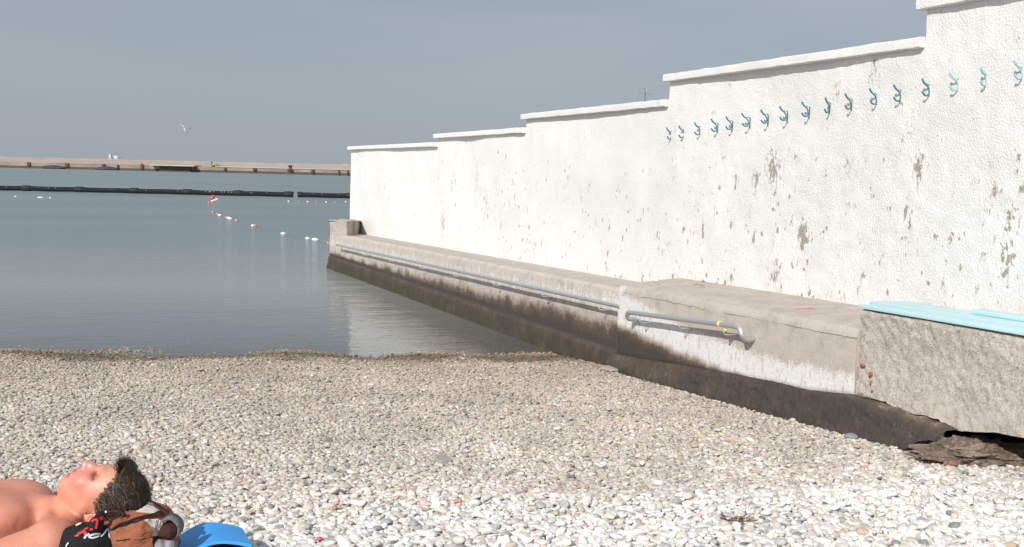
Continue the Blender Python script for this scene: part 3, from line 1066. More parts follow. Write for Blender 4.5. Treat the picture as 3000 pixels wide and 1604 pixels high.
def hook_parts(mat):
    root = empty('coat_hook')
    up = smooth_path([(-0.060, 0, 0.030), (-0.050, 0, 0.015), (-0.036, 0, 0.003), (-0.024, 0, -0.004), (-0.012, 0, -0.018), (-0.007, 0, -0.035)], 4)
    lo = smooth_path([(-0.007, 0, -0.035), (-0.009, 0, -0.050), (-0.018, 0, -0.062), (-0.030, 0, -0.064), (-0.044, 0, -0.058), (-0.055, 0, -0.044)], 4)
    n = len(up)
    MB().tube(up, [0.0068 - 0.003 * i / n for i in range(n)], 7).ball((-0.060, 0, 0.030), 0.0062, 2).build('upper_prong', mat, root)
    MB().tube(lo, [0.0038 + 0.0028 * i / n for i in range(len(lo))], 7).ball((-0.055, 0, -0.044), 0.0060, 2).build('lower_prong', mat, root)
    MB().tube(smooth_path([(-0.034, 0, 0.002), (-0.016, 0, 0.003), (0.004, 0, -0.001)], 3), 0.0026, 6).build('stay', mat, root)
    MB().tube([(-0.014, 0, -0.06), (0.004, 0, -0.068)], 0.0026, 6).build('stay', mat, root)
    MB().box((0.0015, -0.0035, -0.075), (0.006, 0.0035, 0.004), 0.001).build('back_plate', mat, root)
    return root


protos = [hook_parts(m_teal), hook_parts(m_pale)]
used = [False, False]
for i, (zx, zy) in enumerate(HP):
    pt = on_x(1900 + zx / 2.2945, zy / 2.2945, WX - 0.06)
    kind = 1 if i >= 14 else 0
    if not used[kind]:
        o = protos[kind]; used[kind] = True
    else:
        o = protos[kind].copy(); COL.objects.link(o)
        for ch in protos[kind].children:
            c_ = ch.copy(); COL.objects.link(c_); c_.parent = o
    o.location = (WX - 0.004, pt[1], pt[2] - 0.030)
    o.rotation_euler = (rng.normal(0, 0.05), 0, rng.normal(0, 0.12))
    if i < 14:
        lab = f'{ORD[i]} dark teal coat hook from the sea end of the row on the white wall'
    else:
        lab = ['pale turquoise coat hook next to the dark teal ones on the white wall', 'middle one of the three pale turquoise coat hooks on the white wall',
               'pale turquoise coat hook farthest from the sea on the white wall'][i - 14]
    tag(o, lab, 'coat hook', 'coat hooks on the white wall')

# ------------------------------------------------------------------ breakwater, far out
m_bw, t, b = material('breakwater_concrete')
p = t.pos()
n = t.noise(t.scale(p, (0.25, 0.25, 1.2)), 1.0, 6, 0.65)
c = t.mix(t.mapr(n, 0.3, 0.7), (0.30, 0.245, 0.21), (0.37, 0.31, 0.265))
t.put(b.inputs['Base Color'], c); b.inputs['Roughness'].default_value = 0.9
m_bwl = simple('weathered_quay_concrete', (0.27, 0.22, 0.19), 0.9, var=0.3, sc=0.4)
m_bwe = simple('pale_quay_edge', (0.48, 0.43, 0.38), 0.9, var=0.12, sc=0.5)
m_bwd = simple('dark_tide_band', (0.085, 0.066, 0.055), 0.8, var=0.3, sc=0.5)
m_rust = simple('rusty_iron', (0.13, 0.05, 0.035), 0.8, var=0.3, sc=4)
m_rub = simple('dark_rubber', (0.035, 0.034, 0.036), 0.7, var=0.3, sc=4)
A = on_z(0, 491.5, 0.0); B_ = on_z(1025, 515.5, 0.0)
ux = (B_ - A) / np.linalg.norm(B_ - A)
un = np.array([-ux[1], ux[0], 0.0])          # away from the viewer
if un @ A < 0:
    un = -un
LEN = np.linalg.norm(B_ - A)
pxm = LEN / 1025.0
yaw = math.atan2(ux[1], ux[0])
bw = empty('breakwater', A); bw.rotation_euler.z = yaw
tag(bw, 'long tan concrete breakwater lying across the water below the horizon', 'breakwater')
L0, L1 = -160 * 1.0, LEN + 240


def seg(name, a, bb, z0, z1, n0, n1, mat, bev=0.0):
    return MB().box((a, n0, z0), (bb, n1, z1), bev).build(name, mat, bw, smooth=False)


seg('parapet_wall', L0, L1, 0.9, 2.03, 2.6, 4.2, m_bw)
seg('quay', L0, L1, 0.42, 1.02, 0.0, 2.6, m_bwl)
seg('tide_band', L0, L1, -1.0, 0.42, 0.03, 2.6, m_bwd)
seg('quay_edge', 632 * pxm, L1, 1.022, 1.16, -0.12, 2.58, m_bwe)
seg('quay_edge', 160 * pxm, 440 * pxm, 1.022, 1.10, -0.05, 2.58, m_bw)
seg('jetty_deck', 448 * pxm, 578 * pxm, 1.03, 1.22, -1.6, 2.4, m_bwe)
seg('jetty_wall', 470 * pxm, 560 * pxm, -0.8, 1.03, -0.5, 0.0, m_bwd)
for xp, wd, z0, z1, mt in ((86, 9, 0.45, 1.15, m_rust), (198, 11, 0.45, 1.12, m_rust), (305, 9, 0.40, 1.12, m_rust), (347, 6, 0.45, 1.0, m_rust),
                           (418, 8, 0.35, 1.35, m_rust), (573, 5, -0.2, 1.03, m_rub), (661, 7, 0.45, 0.98, m_bwd), (748, 10, 0.45, 0.98, m_rub),
                           (917, 8, -0.1, 1.02, m_rub), (993, 5, 0.1, 0.95, m_bwd), (1019, 4, 0.1, 0.95, m_bwd)):
    MB().box(((xp - wd / 2) * pxm, -0.30, z0), ((xp + wd / 2) * pxm, -0.005, z1), 0.06).build('fender', mt, bw)
for xp in (160, 317):
    MB().ball((xp * pxm, -0.3, 0.22), (2.1, 0.5, 0.42), 3, 0.2, xp).build('tyre_fender', m_rub, bw)
for k, xp in enumerate((851,)):
    x = xp * pxm
    bo = MB().tube([(x, -0.02, 0.75), (x, -0.02, 0.95), (x, -0.02, 1.2), (x, -0.02, 1.5), (x, -0.02, 1.62), (x, -0.02, 1.66)], [0.62, 0.45, 0.3, 0.36, 0.58, 0.4], 12).build('mooring_bollard', m_rust, bw)
x = 617 * pxm
MB().tube([(x, 1, 1.0), (x, 1, 2.1)], 0.09, 6).build('post', m_rust, bw)
bush = MB()
for k in range(34):
    q = rng.normal(0, 1, 3) * [0.5, 0.3, 0.10]
    bush.ball((632 * pxm + q[0], 0.5 + q[1], 1.12 + abs(q[2])), rng.uniform(0.1, 0.22), 1, 0.3, k)
bo = bush.build('shrub', simple('yellow_green_leaves', (0.20, 0.21, 0.05), 0.8, var=0.3, sc=2))
bo.location = A; bo.rotation_euler.z = yaw
tag(bo, 'small yellow-green weed growing on the breakwater edge beside a post', 'weed')

# ------------------------------------------------------------------ floating boom
m_boom, t, b = material('black_boom_pipe')
t.put(b.inputs['Base Color'], t.mix(t.noise(t.scale(t.obj(), (1, 4, 4)), 3, 5), (0.010, 0.011, 0.012), (0.030, 0.032, 0.034)))
b.inputs['Roughness'].default_value = 0.85
b.inputs['Specular IOR Level'].default_value = 0.15
m_collar = simple('boom_collar_rubber', (0.008, 0.010, 0.011), 0.7)
m_spot = simple('white_droppings', (0.55, 0.55, 0.52), 0.8)
JX = [-70, 90, 245, 405, 560, 710, 865, 1040, 1210]
JP = [on_z(x, 558.5 + x * 0.0228, 0.0) for x in JX]
BL = ['boom pipe reaching out of the frame at the left', 'second boom pipe from the left edge, before the plain water', 'boom pipe in the middle of the left half of the boom',
      'boom pipe two pipes left of the red buoy line, between two collars', 'slightly arched boom pipe spotted white above the big red buoy', 'boom pipe ending at the open gap, left of it',
      'boom pipe just right of the gap, disappearing behind the wall', 'boom pipe hidden behind the white wall end']
for i in range(len(JP) - 1):
    a, bb = JP[i].copy(), JP[i + 1].copy()
    d = (bb - a) / np.linalg.norm(bb - a)
    if i == 5: bb = bb - d * 0.12
    if i == 6: a = a + d * 0.14
    ln = np.linalg.norm(bb - a)
    o = empty('floating_boom', (a[0], a[1], 0.0))
    o.rotation_euler.z = math.atan2(d[1], d[0])
    arch = 0.035 if i == 4 else 0.0
    pth = [(q * ln, 0, 0.135 - arch * 0.5 + arch * (1 - (2 * q - 1) ** 2) * -1.0 + 0.006 * math.sin(q * 9 + i)) for q in np.linspace(0, 1, 18)]
    if arch:
        pth = [(q * ln, 0, 0.14 - 0.03 * math.sin(q * math.pi)) for q in np.linspace(0, 1, 18)]
    MB().tube(pth, 0.128, 14).build('pipe', m_boom, o)
    if i != 5 or True:
        cx = ln
        MB().tube([(ln - 0.46, 0, 0.140), (ln - 0.42, 0, 0.145), (ln - 0.02, 0, 0.145), (ln + 0.01, 0, 0.140)], [0.13, 0.158, 0.158, 0.13], 14).build('collar', m_collar, o)
    if i == 6:
        MB().tube([(-0.01, 0, 0.140), (0.02, 0, 0.145), (0.22, 0, 0.145), (0.25, 0, 0.140)], [0.13, 0.155, 0.155, 0.13], 14).build('collar', m_collar, o)
    for k in range(9 if i == 4 else 3):
        q = rng.uniform(0.05, 0.8)
        MB().ball((q * ln, -0.105, 0.19), (0.028, 0.014, 0.02), 1).build('dropping', m_spot, o)
    tag(o, BL[i], 'floating boom', 'pipes of the floating boom')

# ------------------------------------------------------------------ buoys and floats
m_red = simple('red_plastic', (0.62, 0.07, 0.045), 0.4, var=0.12, sc=20)
m_fred = simple('faded_red_plastic', (0.66, 0.20, 0.17), 0.45, var=0.15, sc=30)
m_wht = simple('white_plastic', (0.80, 0.78, 0.74), 0.45, var=0.06, sc=30)
m_rope = simple('dark_wet_rope', (0.10, 0.11, 0.11), 0.8)


def zpx(zx, zy):
    return 590 + zx / 6.44, 550 + zy / 6.44


u, v = zpx(207, 232)
q = on_z(u, v, 0.0)
bq = MB()
prof_ = [(0.0, -0.06), (0.07, -0.04), (0.115, 0.04), (0.125, 0.12), (0.10, 0.20), (0.045, 0.25), (0.025, 0.27), (0.0, 0.275)]
vv, ff = [], []
N = 20
for r_, z in prof_:
    for k in range(N):
        vv.append((r_ * math.cos(k * 2 * math.pi / N), r_ * math.sin(k * 2 * math.pi / N), z))
for i in range(len(prof_) - 1):
    for k in range(N):
        ff.append((i * N + k, i * N + (k + 1) % N, (i + 1) * N + (k + 1) % N, (i + 1) * N + k))
bo = link('marker_buoy', mesh('marker_buoy', vv, ff, True), m_red, None, q)
bo.rotation_euler = (0.1, 0.15, 0)
bo.scale = (0.95, 0.95, 0.78)
MB().tube([(0.03, 0, 0.262), (0.03, 0, 0.295), (0, 0, 0.31), (-0.03, 0, 0.295), (-0.03, 0, 0.262)], 0.010, 6).build('lifting_eye', m_red, bo)
tag(bo, 'big round red buoy floating in front of the black boom', 'buoy')

FL = [(140, 297, 'r', 'faded red float lowest left of the cluster beside the big red buoy'), (207, 262, 'w', 'whitish float directly below the big red buoy'),
      (250, 243, 'w', 'white float touching the right side of the big red buoy'), (283, 228, 'w', 'white float one place out from the big red buoy, standing upright'),
      (318, 235, 'r', 'small pink float at the right tip of the cluster beside the buoy'),
      (220, 478, 'r', 'faded red float heading the line of floats below the big buoy'), (302, 515, 'r', 'faded red float paired with a white one, second along the line'),
      (347, 537, 'w', 'white float paired with a red one, third along the line'), (472, 580, 'r', 'red float followed by two white ones on the line'),
      (512, 590, 'w', 'white float squeezed between a red and a white one on the line'), (542, 600, 'w', 'white float closing a group of three on the line'),
      (662, 637, 'r', 'single bright red float in the middle of the line'), (975, 738, 'w', 'white float tied against a red one halfway to the quay'),
      (1012, 740, 'r', 'red float tied against a white one halfway to the quay'), (1545, 888, 'W', 'large lone white float with a reflection on the line'),
      (2005, 980, 'w', 'lone white float left of the last pair before the ledge'), (2125, 998, 'w', 'left white float of the last pair before the ledge'),
      (2162, 1002, 'w', 'right white float of the last pair before the ledge'), (2395, 1068, 'r', 'red float at the corner of the concrete ledge')]
LINE = []
for zx, zy, k, lab in FL:
    u, v = zpx(zx, zy)
    q = on_z(u, v, 0.0)
    dd = np.linalg.norm(q)
    rr = {'r': 0.052, 'w': 0.052, 'W': 0.062}[k]
    if zy > 850: rr *= 0.86
    mb = MB().ball((0, 0, 0.02), (rr * 1.1, rr * 0.9, rr * 0.9), 2)
    o = mb.build('rope_float', m_wht if k in 'wW' else m_fred)
    MB().tube([(-rr * 1.25, 0, 0.02), (rr * 1.25, 0, 0.02)], rr * 0.28, 8).build('core_tube', m_wht if k in 'wW' else m_red, o)
    o.location = q
    o.rotation_euler.z = rng.uniform(-0.6, 0.6) - 0.5
    tag(o, lab, 'float', 'floats on the near swimming line')
    LINE.append(q)
rp = MB().tube(smooth_path([q + np.array([0, 0, 0.001]) for q in LINE[5:]], 4), 0.0025, 5).build('float_rope', m_rope)
tag(rp, 'dark wet rope stringing the floats from the buoy to the ledge', 'rope')
FARL = []
for i, (zx, zy, k) in enumerate([(1645, 268, 'w'), (1838, 281, 'r'), (2005, 277, 'w'), (2165, 285, 'r'), (2355, 283, 'w'), (2530, 287, 'r')]):
    u, v = zpx(zx, zy)
    q = on_z(u, v, 0.0)
    o = MB().ball((0, 0, 0.015), (0.045, 0.04, 0.04), 2).build('rope_float', m_wht if k == 'w' else m_fred)
    o.location = q
    lab = ['white float starting the far row near the boom gap', 'pink float below the boom gap in the far row', 'first white float right of the boom gap in the far row',
           'pink float in the middle of the far row, right of the boom gap', 'white float near the wall end in the far row', 'pink float closest to the wall in the far row'][i]
    tag(o, lab, 'float', 'floats on the far swimming line')
    FARL.append(q)
q = on_z(1013, 593, 0.0)
o = MB().ball((0, 0, 0.015), (0.045, 0.04, 0.04), 2).build('rope_float', m_wht); o.location = q
tag(o, 'last white float of the far row, touching the white wall edge', 'float', 'floats on the far swimming line')
pre = [on_z(u, 590 + (u - 720) * 0.02, 0.0) for u in (720, 780)]
rp = MB().tube([q + np.array([0, 0, 0.001]) for q in pre + FARL + [q]], 0.0025, 5).build('float_rope', m_rope)
tag(rp, 'thin rope of the far row of floats below the boom gap', 'rope')
for (u, v, lx, lab) in ((45, 577, 0.05, 'tiny white float alone at the far left below the boom'), (118, 580, 0.10, 'longer white float left of a small one below the boom'),
                        (147, 581, 0.04, 'small white float right of the longer one below the boom')):
    q = on_z(u, v, 0.0)
    o = MB().ball((0, 0, 0.01), (lx * 1.2, 0.035, 0.035), 2, 0.2, u).build('drifting_float', m_wht); o.location = q
    tag(o, lab, 'float', 'white floats drifting at the left')

# ------------------------------------------------------------------ ships, mast, gull
m_ship = simple('ship_white_paint', (0.62, 0.62, 0.63), 0.5, var=0.05, sc=0.3)
m_hull = simple('ship_grey_hull', (0.24, 0.26, 0.29), 0.5, var=0.05, sc=0.3)
m_mastm = simple('grey_mast_metal', (0.16, 0.18, 0.18), 0.5)


def hull(L, Bm, Hh):
    vv, ff = [], []
    n = 14
    for i in range(n):
        q = i / (n - 1)
        wdt = Bm / 2 * (min(1, (1 - q) * 3.2) ** 0.6) * (1 if q > 0.05 else 0.9)
        sheer = Hh * (1 + 0.25 * (2 * q - 1) ** 2)
        vv += [(q * L - L / 2, -wdt, sheer), (q * L - L / 2, -wdt * 0.75, -0.5), (q * L - L / 2, wdt * 0.75, -0.5), (q * L - L / 2, wdt, sheer)]
    for i in range(n - 1):
        for k in range(3):
            ff.append((i * 4 + k, i * 4 + k + 1, i * 4 + 5 + k, i * 4 + 4 + k))
        ff.append((i * 4 + 3, i * 4, i * 4 + 4, i * 4 + 7))
    ff += [(3, 2, 1, 0), ((n - 1) * 4, (n - 1) * 4 + 1, (n - 1) * 4 + 2, (n - 1) * 4 + 3)]
    return MB().add(vv, ff)


def at_far(u, dist):
    d = ray(u, 470 + 0.0233 * (u - 237)); d = d / np.linalg.norm(d[:2]) * dist
    return np.array([d[0], d[1], 0.0])


def ship(u, dist, k, label):
    px = dist / FPX
    q = at_far(u, dist)
    o = empty('ship', q)
    o.rotation_euler.z = math.atan2(ray(u, 500)[1], ray(u, 500)[0]) - math.pi / 2
    hull(66 * px * k, 14 * px * k, 1.7 + 2 * px * k).build('hull', m_hull, o)
    b0 = 1.7
    MB().box((-12 * px * k, -3 * px, b0), (-6 * px * k, 3 * px, b0 + 19 * px * k), 0.3).build('funnel', m_ship, o)
    MB().box((-8 * px * k, -5 * px, b0), (2.5 * px * k, 5 * px, b0 + 12 * px * k), 0.2).build('deckhouse', m_hull if k > 0.7 else m_ship, o)
    MB().box((0 * px * k, -5 * px, b0), (13 * px * k, 5 * px, b0 + 15 * px * k), 0.9 * k).build('superstructure', m_ship, o)
    MB().box((13.2 * px * k, -4 * px, b0), (20 * px * k, 4 * px, b0 + 14 * px * k), 0.3).build('crane_house', m_hull, o)
    MB().tube([(-5 * px * k, 0, b0), (-5 * px * k, 0, b0 + 23 * px * k)], 0.25 * k, 6).build('mast', m_mastm, o)
    tag(o, label, 'ship')


ship(332, 900, 0.95, 'white ship on the horizon beyond the left half of the breakwater')
ship(1012, 900, 0.42, 'tiny white vessel on the horizon just left of the white wall')
q = at_far(-3, 300)
lt = empty('harbour_hut', q)
tag(lt, 'pale hut at the left edge behind the breakwater', 'hut')
MB().box((-0.6, -0.5, -0.5), (0.6, 0.5, 2.15), 0.05).build('hut_wall', m_ship, lt)
MB().box((-0.7, -0.6, 2.152), (0.7, 0.6, 2.25), 0.02).build('hut_roof', m_ship, lt)

D = 120.0
px = D / FPX
u0 = 1882
q = at_far(u0, D)
zt = H + (508 - 259) * px
boat = empty('sailing_boat', q)
boat.rotation_euler.z = math.atan2(ray(u0, 500)[1], ray(u0, 500)[0]) - math.pi / 2
tag(boat, 'moored sailing boat behind the wall showing only its mast top and spreaders', 'sailing boat')
hull(9.0, 2.8, 0.9).build('hull', m_ship, boat)
MB().tube([(0.0, 0, 0.3), (0.0, 0, zt - 0.5), (-0.03, 0, zt)], [0.075, 0.06, 0.02], 8).ball((0, 0, H + (508 - 283.5) * px), (0.08, 0.08, 0.14), 2).ball((-0.03, 0, H + (508 - 265) * px), (0.07, 0.07, 0.10), 2).build('mast', m_mastm, boat)
zc = H + (508 - 280) * px
MB().tube([(-0.68, 0, zc + 0.06), (0, 0, zc), (0.68, 0, zc - 0.02)], 0.028, 6).ball((0.66, 0, zc - 0.03), (0.09, 0.04, 0.06), 1).ball((-0.66, 0, zc + 0.06), (0.07, 0.04, 0.05), 1).build('spreader', m_mastm, boat)
MB().ball((0.09, 0, H + (508 - 268) * px), (0.05, 0.03, 0.11), 2).build('wind_vane', m_ship, boat)

m_gull = simple('gull_white_feathers', (0.72, 0.72, 0.72), 0.8)
m_gullg = simple('gull_grey_wing', (0.30, 0.32, 0.35), 0.8, var=0.25, sc=9)
D = 70.0
s_ = D / FPX
q = on_d(544, 379, D)
gull = empty('seagull', q)
gull.rotation_euler.z = math.atan2(R[1, 0], R[0, 0])
tag(gull, 'white seagull flying with raised wings above the breakwater', 'seagull')
body = MB()
bp = smooth_path([(0.10, 0.1, -0.22), (0.03, 0.05, -0.17), (-0.02, 0, -0.08), (-0.045, -0.05, 0.03), (-0.07, -0.1, 0.10), (-0.085, -0.14, 0.13)], 3)
nb = len(bp)
body.tube(bp, [0.012 + 0.065 * math.sin(math.pi * min(1, (i + 0.5) / nb)) ** 0.8 for i in range(nb)], 10)
body.ball((-0.085, -0.14, 0.135), (0.05, 0.05, 0.045), 2)
body.build('body', m_gull, gull)
MB().tube([(-0.10, -0.18, 0.13), (-0.125, -0.24, 0.12)], [0.014, 0.004], 6).build('beak', simple('yellow_beak', (0.5, 0.35, 0.05)), gull)
for sg, tipx, tipz in ((-1, -0.36, 0.27), (1, 0.50, 0.13)):
    if sg < 0:
        c_ = [(-0.03, 0.06), (-0.13, 0.16), (-0.24, 0.24), (tipx, tipz)]
    else:
        c_ = [(0.03, 0.02), (0.17, -0.02), (0.29, 0.06), (tipx, tipz)]
    ch = [0.17, 0.19, 0.13, 0.02]
    vv, ff = [], []
    for (x, z), cc in zip(c_, ch):
        vv += [(x, -cc * 0.4, z + 0.006), (x, cc * 0.6, z), (x, cc * 0.1, z + 0.022)]
    for i in range(3):
        for a_, b_2 in ((0, 2), (2, 1), (1, 0)):
            ff.append((i * 3 + a_, i * 3 + b_2, i * 3 + 3 + b_2, i * 3 + 3 + a_))
    link('wing', mesh('wing', vv, ff, True), m_gullg if sg > 0 else m_gull, gull)

# ------------------------------------------------------------------ soft modelling: distance fields meshed by surface nets
class Vol:
    def __init__(self, lo, hi, h):
        self.lo, self.h = np.array(lo, float), h
        self.n = np.ceil((np.array(hi) - self.lo) / h).astype(int) + 1
        self.ax = [self.lo[i] + h * np.arange(self.n[i]) for i in range(3)]
        self.F = np.full(self.n, 0.3, dtype=np.float32)

    def sl(self, lo, hi):
        s = []
        for i in range(3):
            a = max(0, int((lo[i] - self.lo[i]) / self.h)); b_ = min(self.n[i], int((hi[i] - self.lo[i]) / self.h) + 2)
            s.append(slice(a, max(a, b_)))
        return tuple(s)

    def grid(self, s):
        return np.meshgrid(*[self.ax[i][s[i]] for i in range(3)], indexing='ij', sparse=True)

    def op(self, fn, lo, hi, k, sub=False, pad=0.05):
        s = self.sl(np.array(lo) - pad - k, np.array(hi) + pad + k)
        if any(q.stop <= q.start for q in s):
            return
        d = fn(*self.grid(s)).astype(np.float32)
        A_ = self.F[s]
        if sub:
            d = -d
            h_ = np.clip(0.5 - 0.5 * (A_ - d) / k, 0, 1)
            self.F[s] = A_ * (1 - h_) + d * h_ + k * h_ * (1 - h_)
        else:
            h_ = np.clip(0.5 + 0.5 * (A_ - d) / k, 0, 1)
            self.F[s] = A_ * (1 - h_) + d * h_ - k * h_ * (1 - h_)

    def ell(self, c, r, k=0.01, sub=False, rot=None):
        r = np.array(r if hasattr(r, '__len__') else (r, r, r), float)
        c = np.array(c, float)
        m = r.max()

        def fn(x, y, z):
            p_ = [x - c[0], y - c[1], z - c[2]]
            if rot is not None:
                p_ = [sum(rot[j][i] * p_[j] for j in range(3)) for i in range(3)]
            k0 = np.sqrt((p_[0] / r[0]) ** 2 + (p_[1] / r[1]) ** 2 + (p_[2] / r[2]) ** 2)
            k1 = np.sqrt((p_[0] / r[0] ** 2) ** 2 + (p_[1] / r[1] ** 2) ** 2 + (p_[2] / r[2] ** 2) ** 2) + 1e-9
            return k0 * (k0 - 1) / k1
        self.op(fn, c - m, c + m, k, sub)

    def cap(self, a, b, ra, rb=None, k=0.01, sub=False):
        a, b = np.array(a, float), np.array(b, float)
        rb = ra if rb is None else rb
        d = b - a
        dd = d @ d + 1e-12

        def fn(x, y, z):
            q = np.clip(((x - a[0]) * d[0] + (y - a[1]) * d[1] + (z - a[2]) * d[2]) / dd, 0, 1)
            return np.sqrt((x - a[0] - q * d[0]) ** 2 + (y - a[1] - q * d[1]) ** 2 + (z - a[2] - q * d[2]) ** 2) - (ra + (rb - ra) * q)
        m = max(ra, rb)
        self.op(fn, np.minimum(a, b) - m, np.maximum(a, b) + m, k, sub)

    def chain(self, pts_, rs, k=0.01, sub=False):
        for i in range(len(pts_) - 1):
            self.cap(pts_[i], pts_[i + 1], rs[i], rs[i + 1], k, sub)

    def box(self, c, hs, rnd, k=0.01, sub=False, rot=None):
        c, hs = np.array(c, float), np.array(hs, float)
        m = np.linalg.norm(hs)

        def fn(x, y, z):
            p_ = [x - c[0], y - c[1], z - c[2]]
            if rot is not None:
                p_ = [sum(rot[j][i] * p_[j] for j in range(3)) for i in range(3)]
            q = [np.abs(p_[i]) - (hs[i] - rnd) for i in range(3)]
            return np.sqrt(np.maximum(q[0], 0) ** 2 + np.maximum(q[1], 0) ** 2 + np.maximum(q[2], 0) ** 2) + np.minimum(np.maximum(q[0], np.maximum(q[1], q[2])), 0) - rnd
        self.op(fn, c - m, c + m, k, sub)

    def nets(self):
        F = self.F
        nx, ny, nz = F.shape
        neg = F < 0
        cnt = np.zeros((nx - 1, ny - 1, nz - 1), np.int8)
        for dx in (0, 1):
            for dy in (0, 1):
                for dz in (0, 1):
                    cnt += neg[dx:nx - 1 + dx, dy:ny - 1 + dy, dz:nz - 1 + dz]
        act = (cnt > 0) & (cnt < 8)
        ids = np.argwhere(act)
        vid = np.full(act.shape, -1, np.int64)
        vid[act] = np.arange(len(ids))
        acc = np.zeros((len(ids), 3)); num = np.zeros(len(ids))
        corners = [(0, 0, 0), (1, 0, 0), (0, 1, 0), (1, 1, 0), (0, 0, 1), (1, 0, 1), (0, 1, 1), (1, 1, 1)]
        edges = [(0, 1), (2, 3), (4, 5), (6, 7), (0, 2), (1, 3), (4, 6), (5, 7), (0, 4), (1, 5), (2, 6), (3, 7)]
        cv = [F[ids[:, 0] + c_[0], ids[:, 1] + c_[1], ids[:, 2] + c_[2]] for c_ in corners]
        for a, b_ in edges:
            fa, fb = cv[a], cv[b_]
            x = (fa < 0) != (fb < 0)
            tt = np.where(x, fa / np.where(x, fa - fb, 1), 0)
            pa, pb = np.array(corners[a]), np.array(corners[b_])
            acc += np.where(x[:, None], pa + tt[:, None] * (pb - pa), 0)
            num += x
        V = self.lo + self.h * (ids + acc / num[:, None])
        Q = []
        for ax_ in range(3):
            o1, o2 = [(1, 2), (2, 0), (0, 1)][ax_]
            sl0 = [slice(1, None)] * 3; sl0[ax_] = slice(0, -1)
            sl1 = [slice(1, None)] * 3; sl1[ax_] = slice(1, None)
            s0 = [slice(1, -1)] * 3; s0[ax_] = slice(0, -1)
            s1 = [slice(1, -1)] * 3; s1[ax_] = slice(1, None)
            A_, B2 = neg[tuple(s0)], neg[tuple(s1)]
            for cond, flip in ((A_ & ~B2, False), (~A_ & B2, True)):
                e = np.argwhere(cond)
                if not len(e):
                    continue
                off = np.ones(3, int); off[ax_] = 0
                e = e + off
                def cell(d1, d2):
                    c_ = e.copy(); c_[:, o1] -= d1; c_[:, o2] -= d2
                    return vid[c_[:, 0], c_[:, 1], c_[:, 2]]
                q = np.stack([cell(1, 1), cell(0, 1), cell(0, 0), cell(1, 0)], 1)
                Q.append(q[:, ::-1] if flip else q)
        Q = np.concatenate(Q)
        Q = Q[(Q >= 0).all(1)]
        return V, Q


def relax(V, Q, it=2, f=0.5):
    n = len(V)
    for _ in range(it):
        S = np.zeros_like(V); C_ = np.zeros(n)
        for k in range(4):
            a, b_ = Q[:, k], Q[:, (k + 1) % 4]
            np.add.at(S, a, V[b_]); np.add.at(C_, a, 1)
            np.add.at(S, b_, V[a]); np.add.at(C_, b_, 1)
        V = V + f * (S / np.maximum(C_, 1)[:, None] - V)
    return V


# local frame of the sunbather: a toward the crown, b toward the viewer, c up; origin in the head
O = on_d(300, 1430, 3.29)
AX = np.array([R[0, 0], R[1, 0], 0]); AX /= np.linalg.norm(AX)
CXv = np.array([0, 0, 1.0])
BX = np.cross(AX, CXv) * 1.0
if BX @ O > 0:
    BX = -BX
FR = np.stack([AX, BX, CXv])              # rows


def to_world(V):
    return O + V @ FR


def ab(u, v, b_=0.0):
    """pixel -> local (a, c) on the upright plane at lateral offset b"""
    d = ray(u, v)
    p0 = O + b_ * BX
    tt = ((p0 - np.array([0, 0, H])) @ BX) / (d @ BX)
    l = (np.array([0, 0, H]) + d * tt - O) @ FR.T
    return l[0], l[2]


def L3(u, v, b_):
    a, c_ = ab(u, v, b_)
    return (a, b_, c_)


GROUND = float(beach_z(O[0], O[1])) - O[2]
print('ground under head (local)', GROUND)

vol = Vol((-1.72, -0.36, -0.30), (0.17, 0.48, 0.13), 0.0045)
# trunk
vol.ell((-0.36, 0.0, -0.120), (0.23, 0.175, 0.115), 0.05)
vol.ell((-0.58, 0.0, -0.125), (0.22, 0.165, 0.115), 0.06)
vol.ell((-0.80, 0.0, -0.135), (0.17, 0.175, 0.110), 0.06)
for sgn in (-1, 1):
    sa = 0.085 if sgn > 0 else 0.045                                        # the near shoulder is shrugged up
    vol.ell((-0.300, 0.080 * sgn, -0.070), (0.115, 0.095, 0.062), 0.03)          # chest
    vol.cap((-0.150, 0.03 * sgn, -0.066), (-0.185 + sa, 0.165 * sgn, -0.078), 0.016, 0.020, 0.03)   # collar bone
    vol.ell((-0.170 + sa, 0.175 * sgn, -0.115), (0.072, 0.066, 0.070), 0.030)      # shoulder
    vol.cap((-0.08, 0.045 * sgn, -0.090), (-0.150 + sa, 0.14 * sgn, -0.100), 0.036, 0.040, 0.03)  # trapezius
    vol.chain([(-0.85, 0.09 * sgn, -0.145), (-1.24, 0.11 * sgn, -0.165), (-1.30, 0.11 * sgn, -0.17), (-1.64, 0.11 * sgn, -0.19)], [0.085, 0.06, 0.055, 0.042], 0.03)
    vol.cap((-1.66, 0.11 * sgn, -0.19), (-1.68, 0.13 * sgn, -0.05), 0.036, 0.028, 0.02)
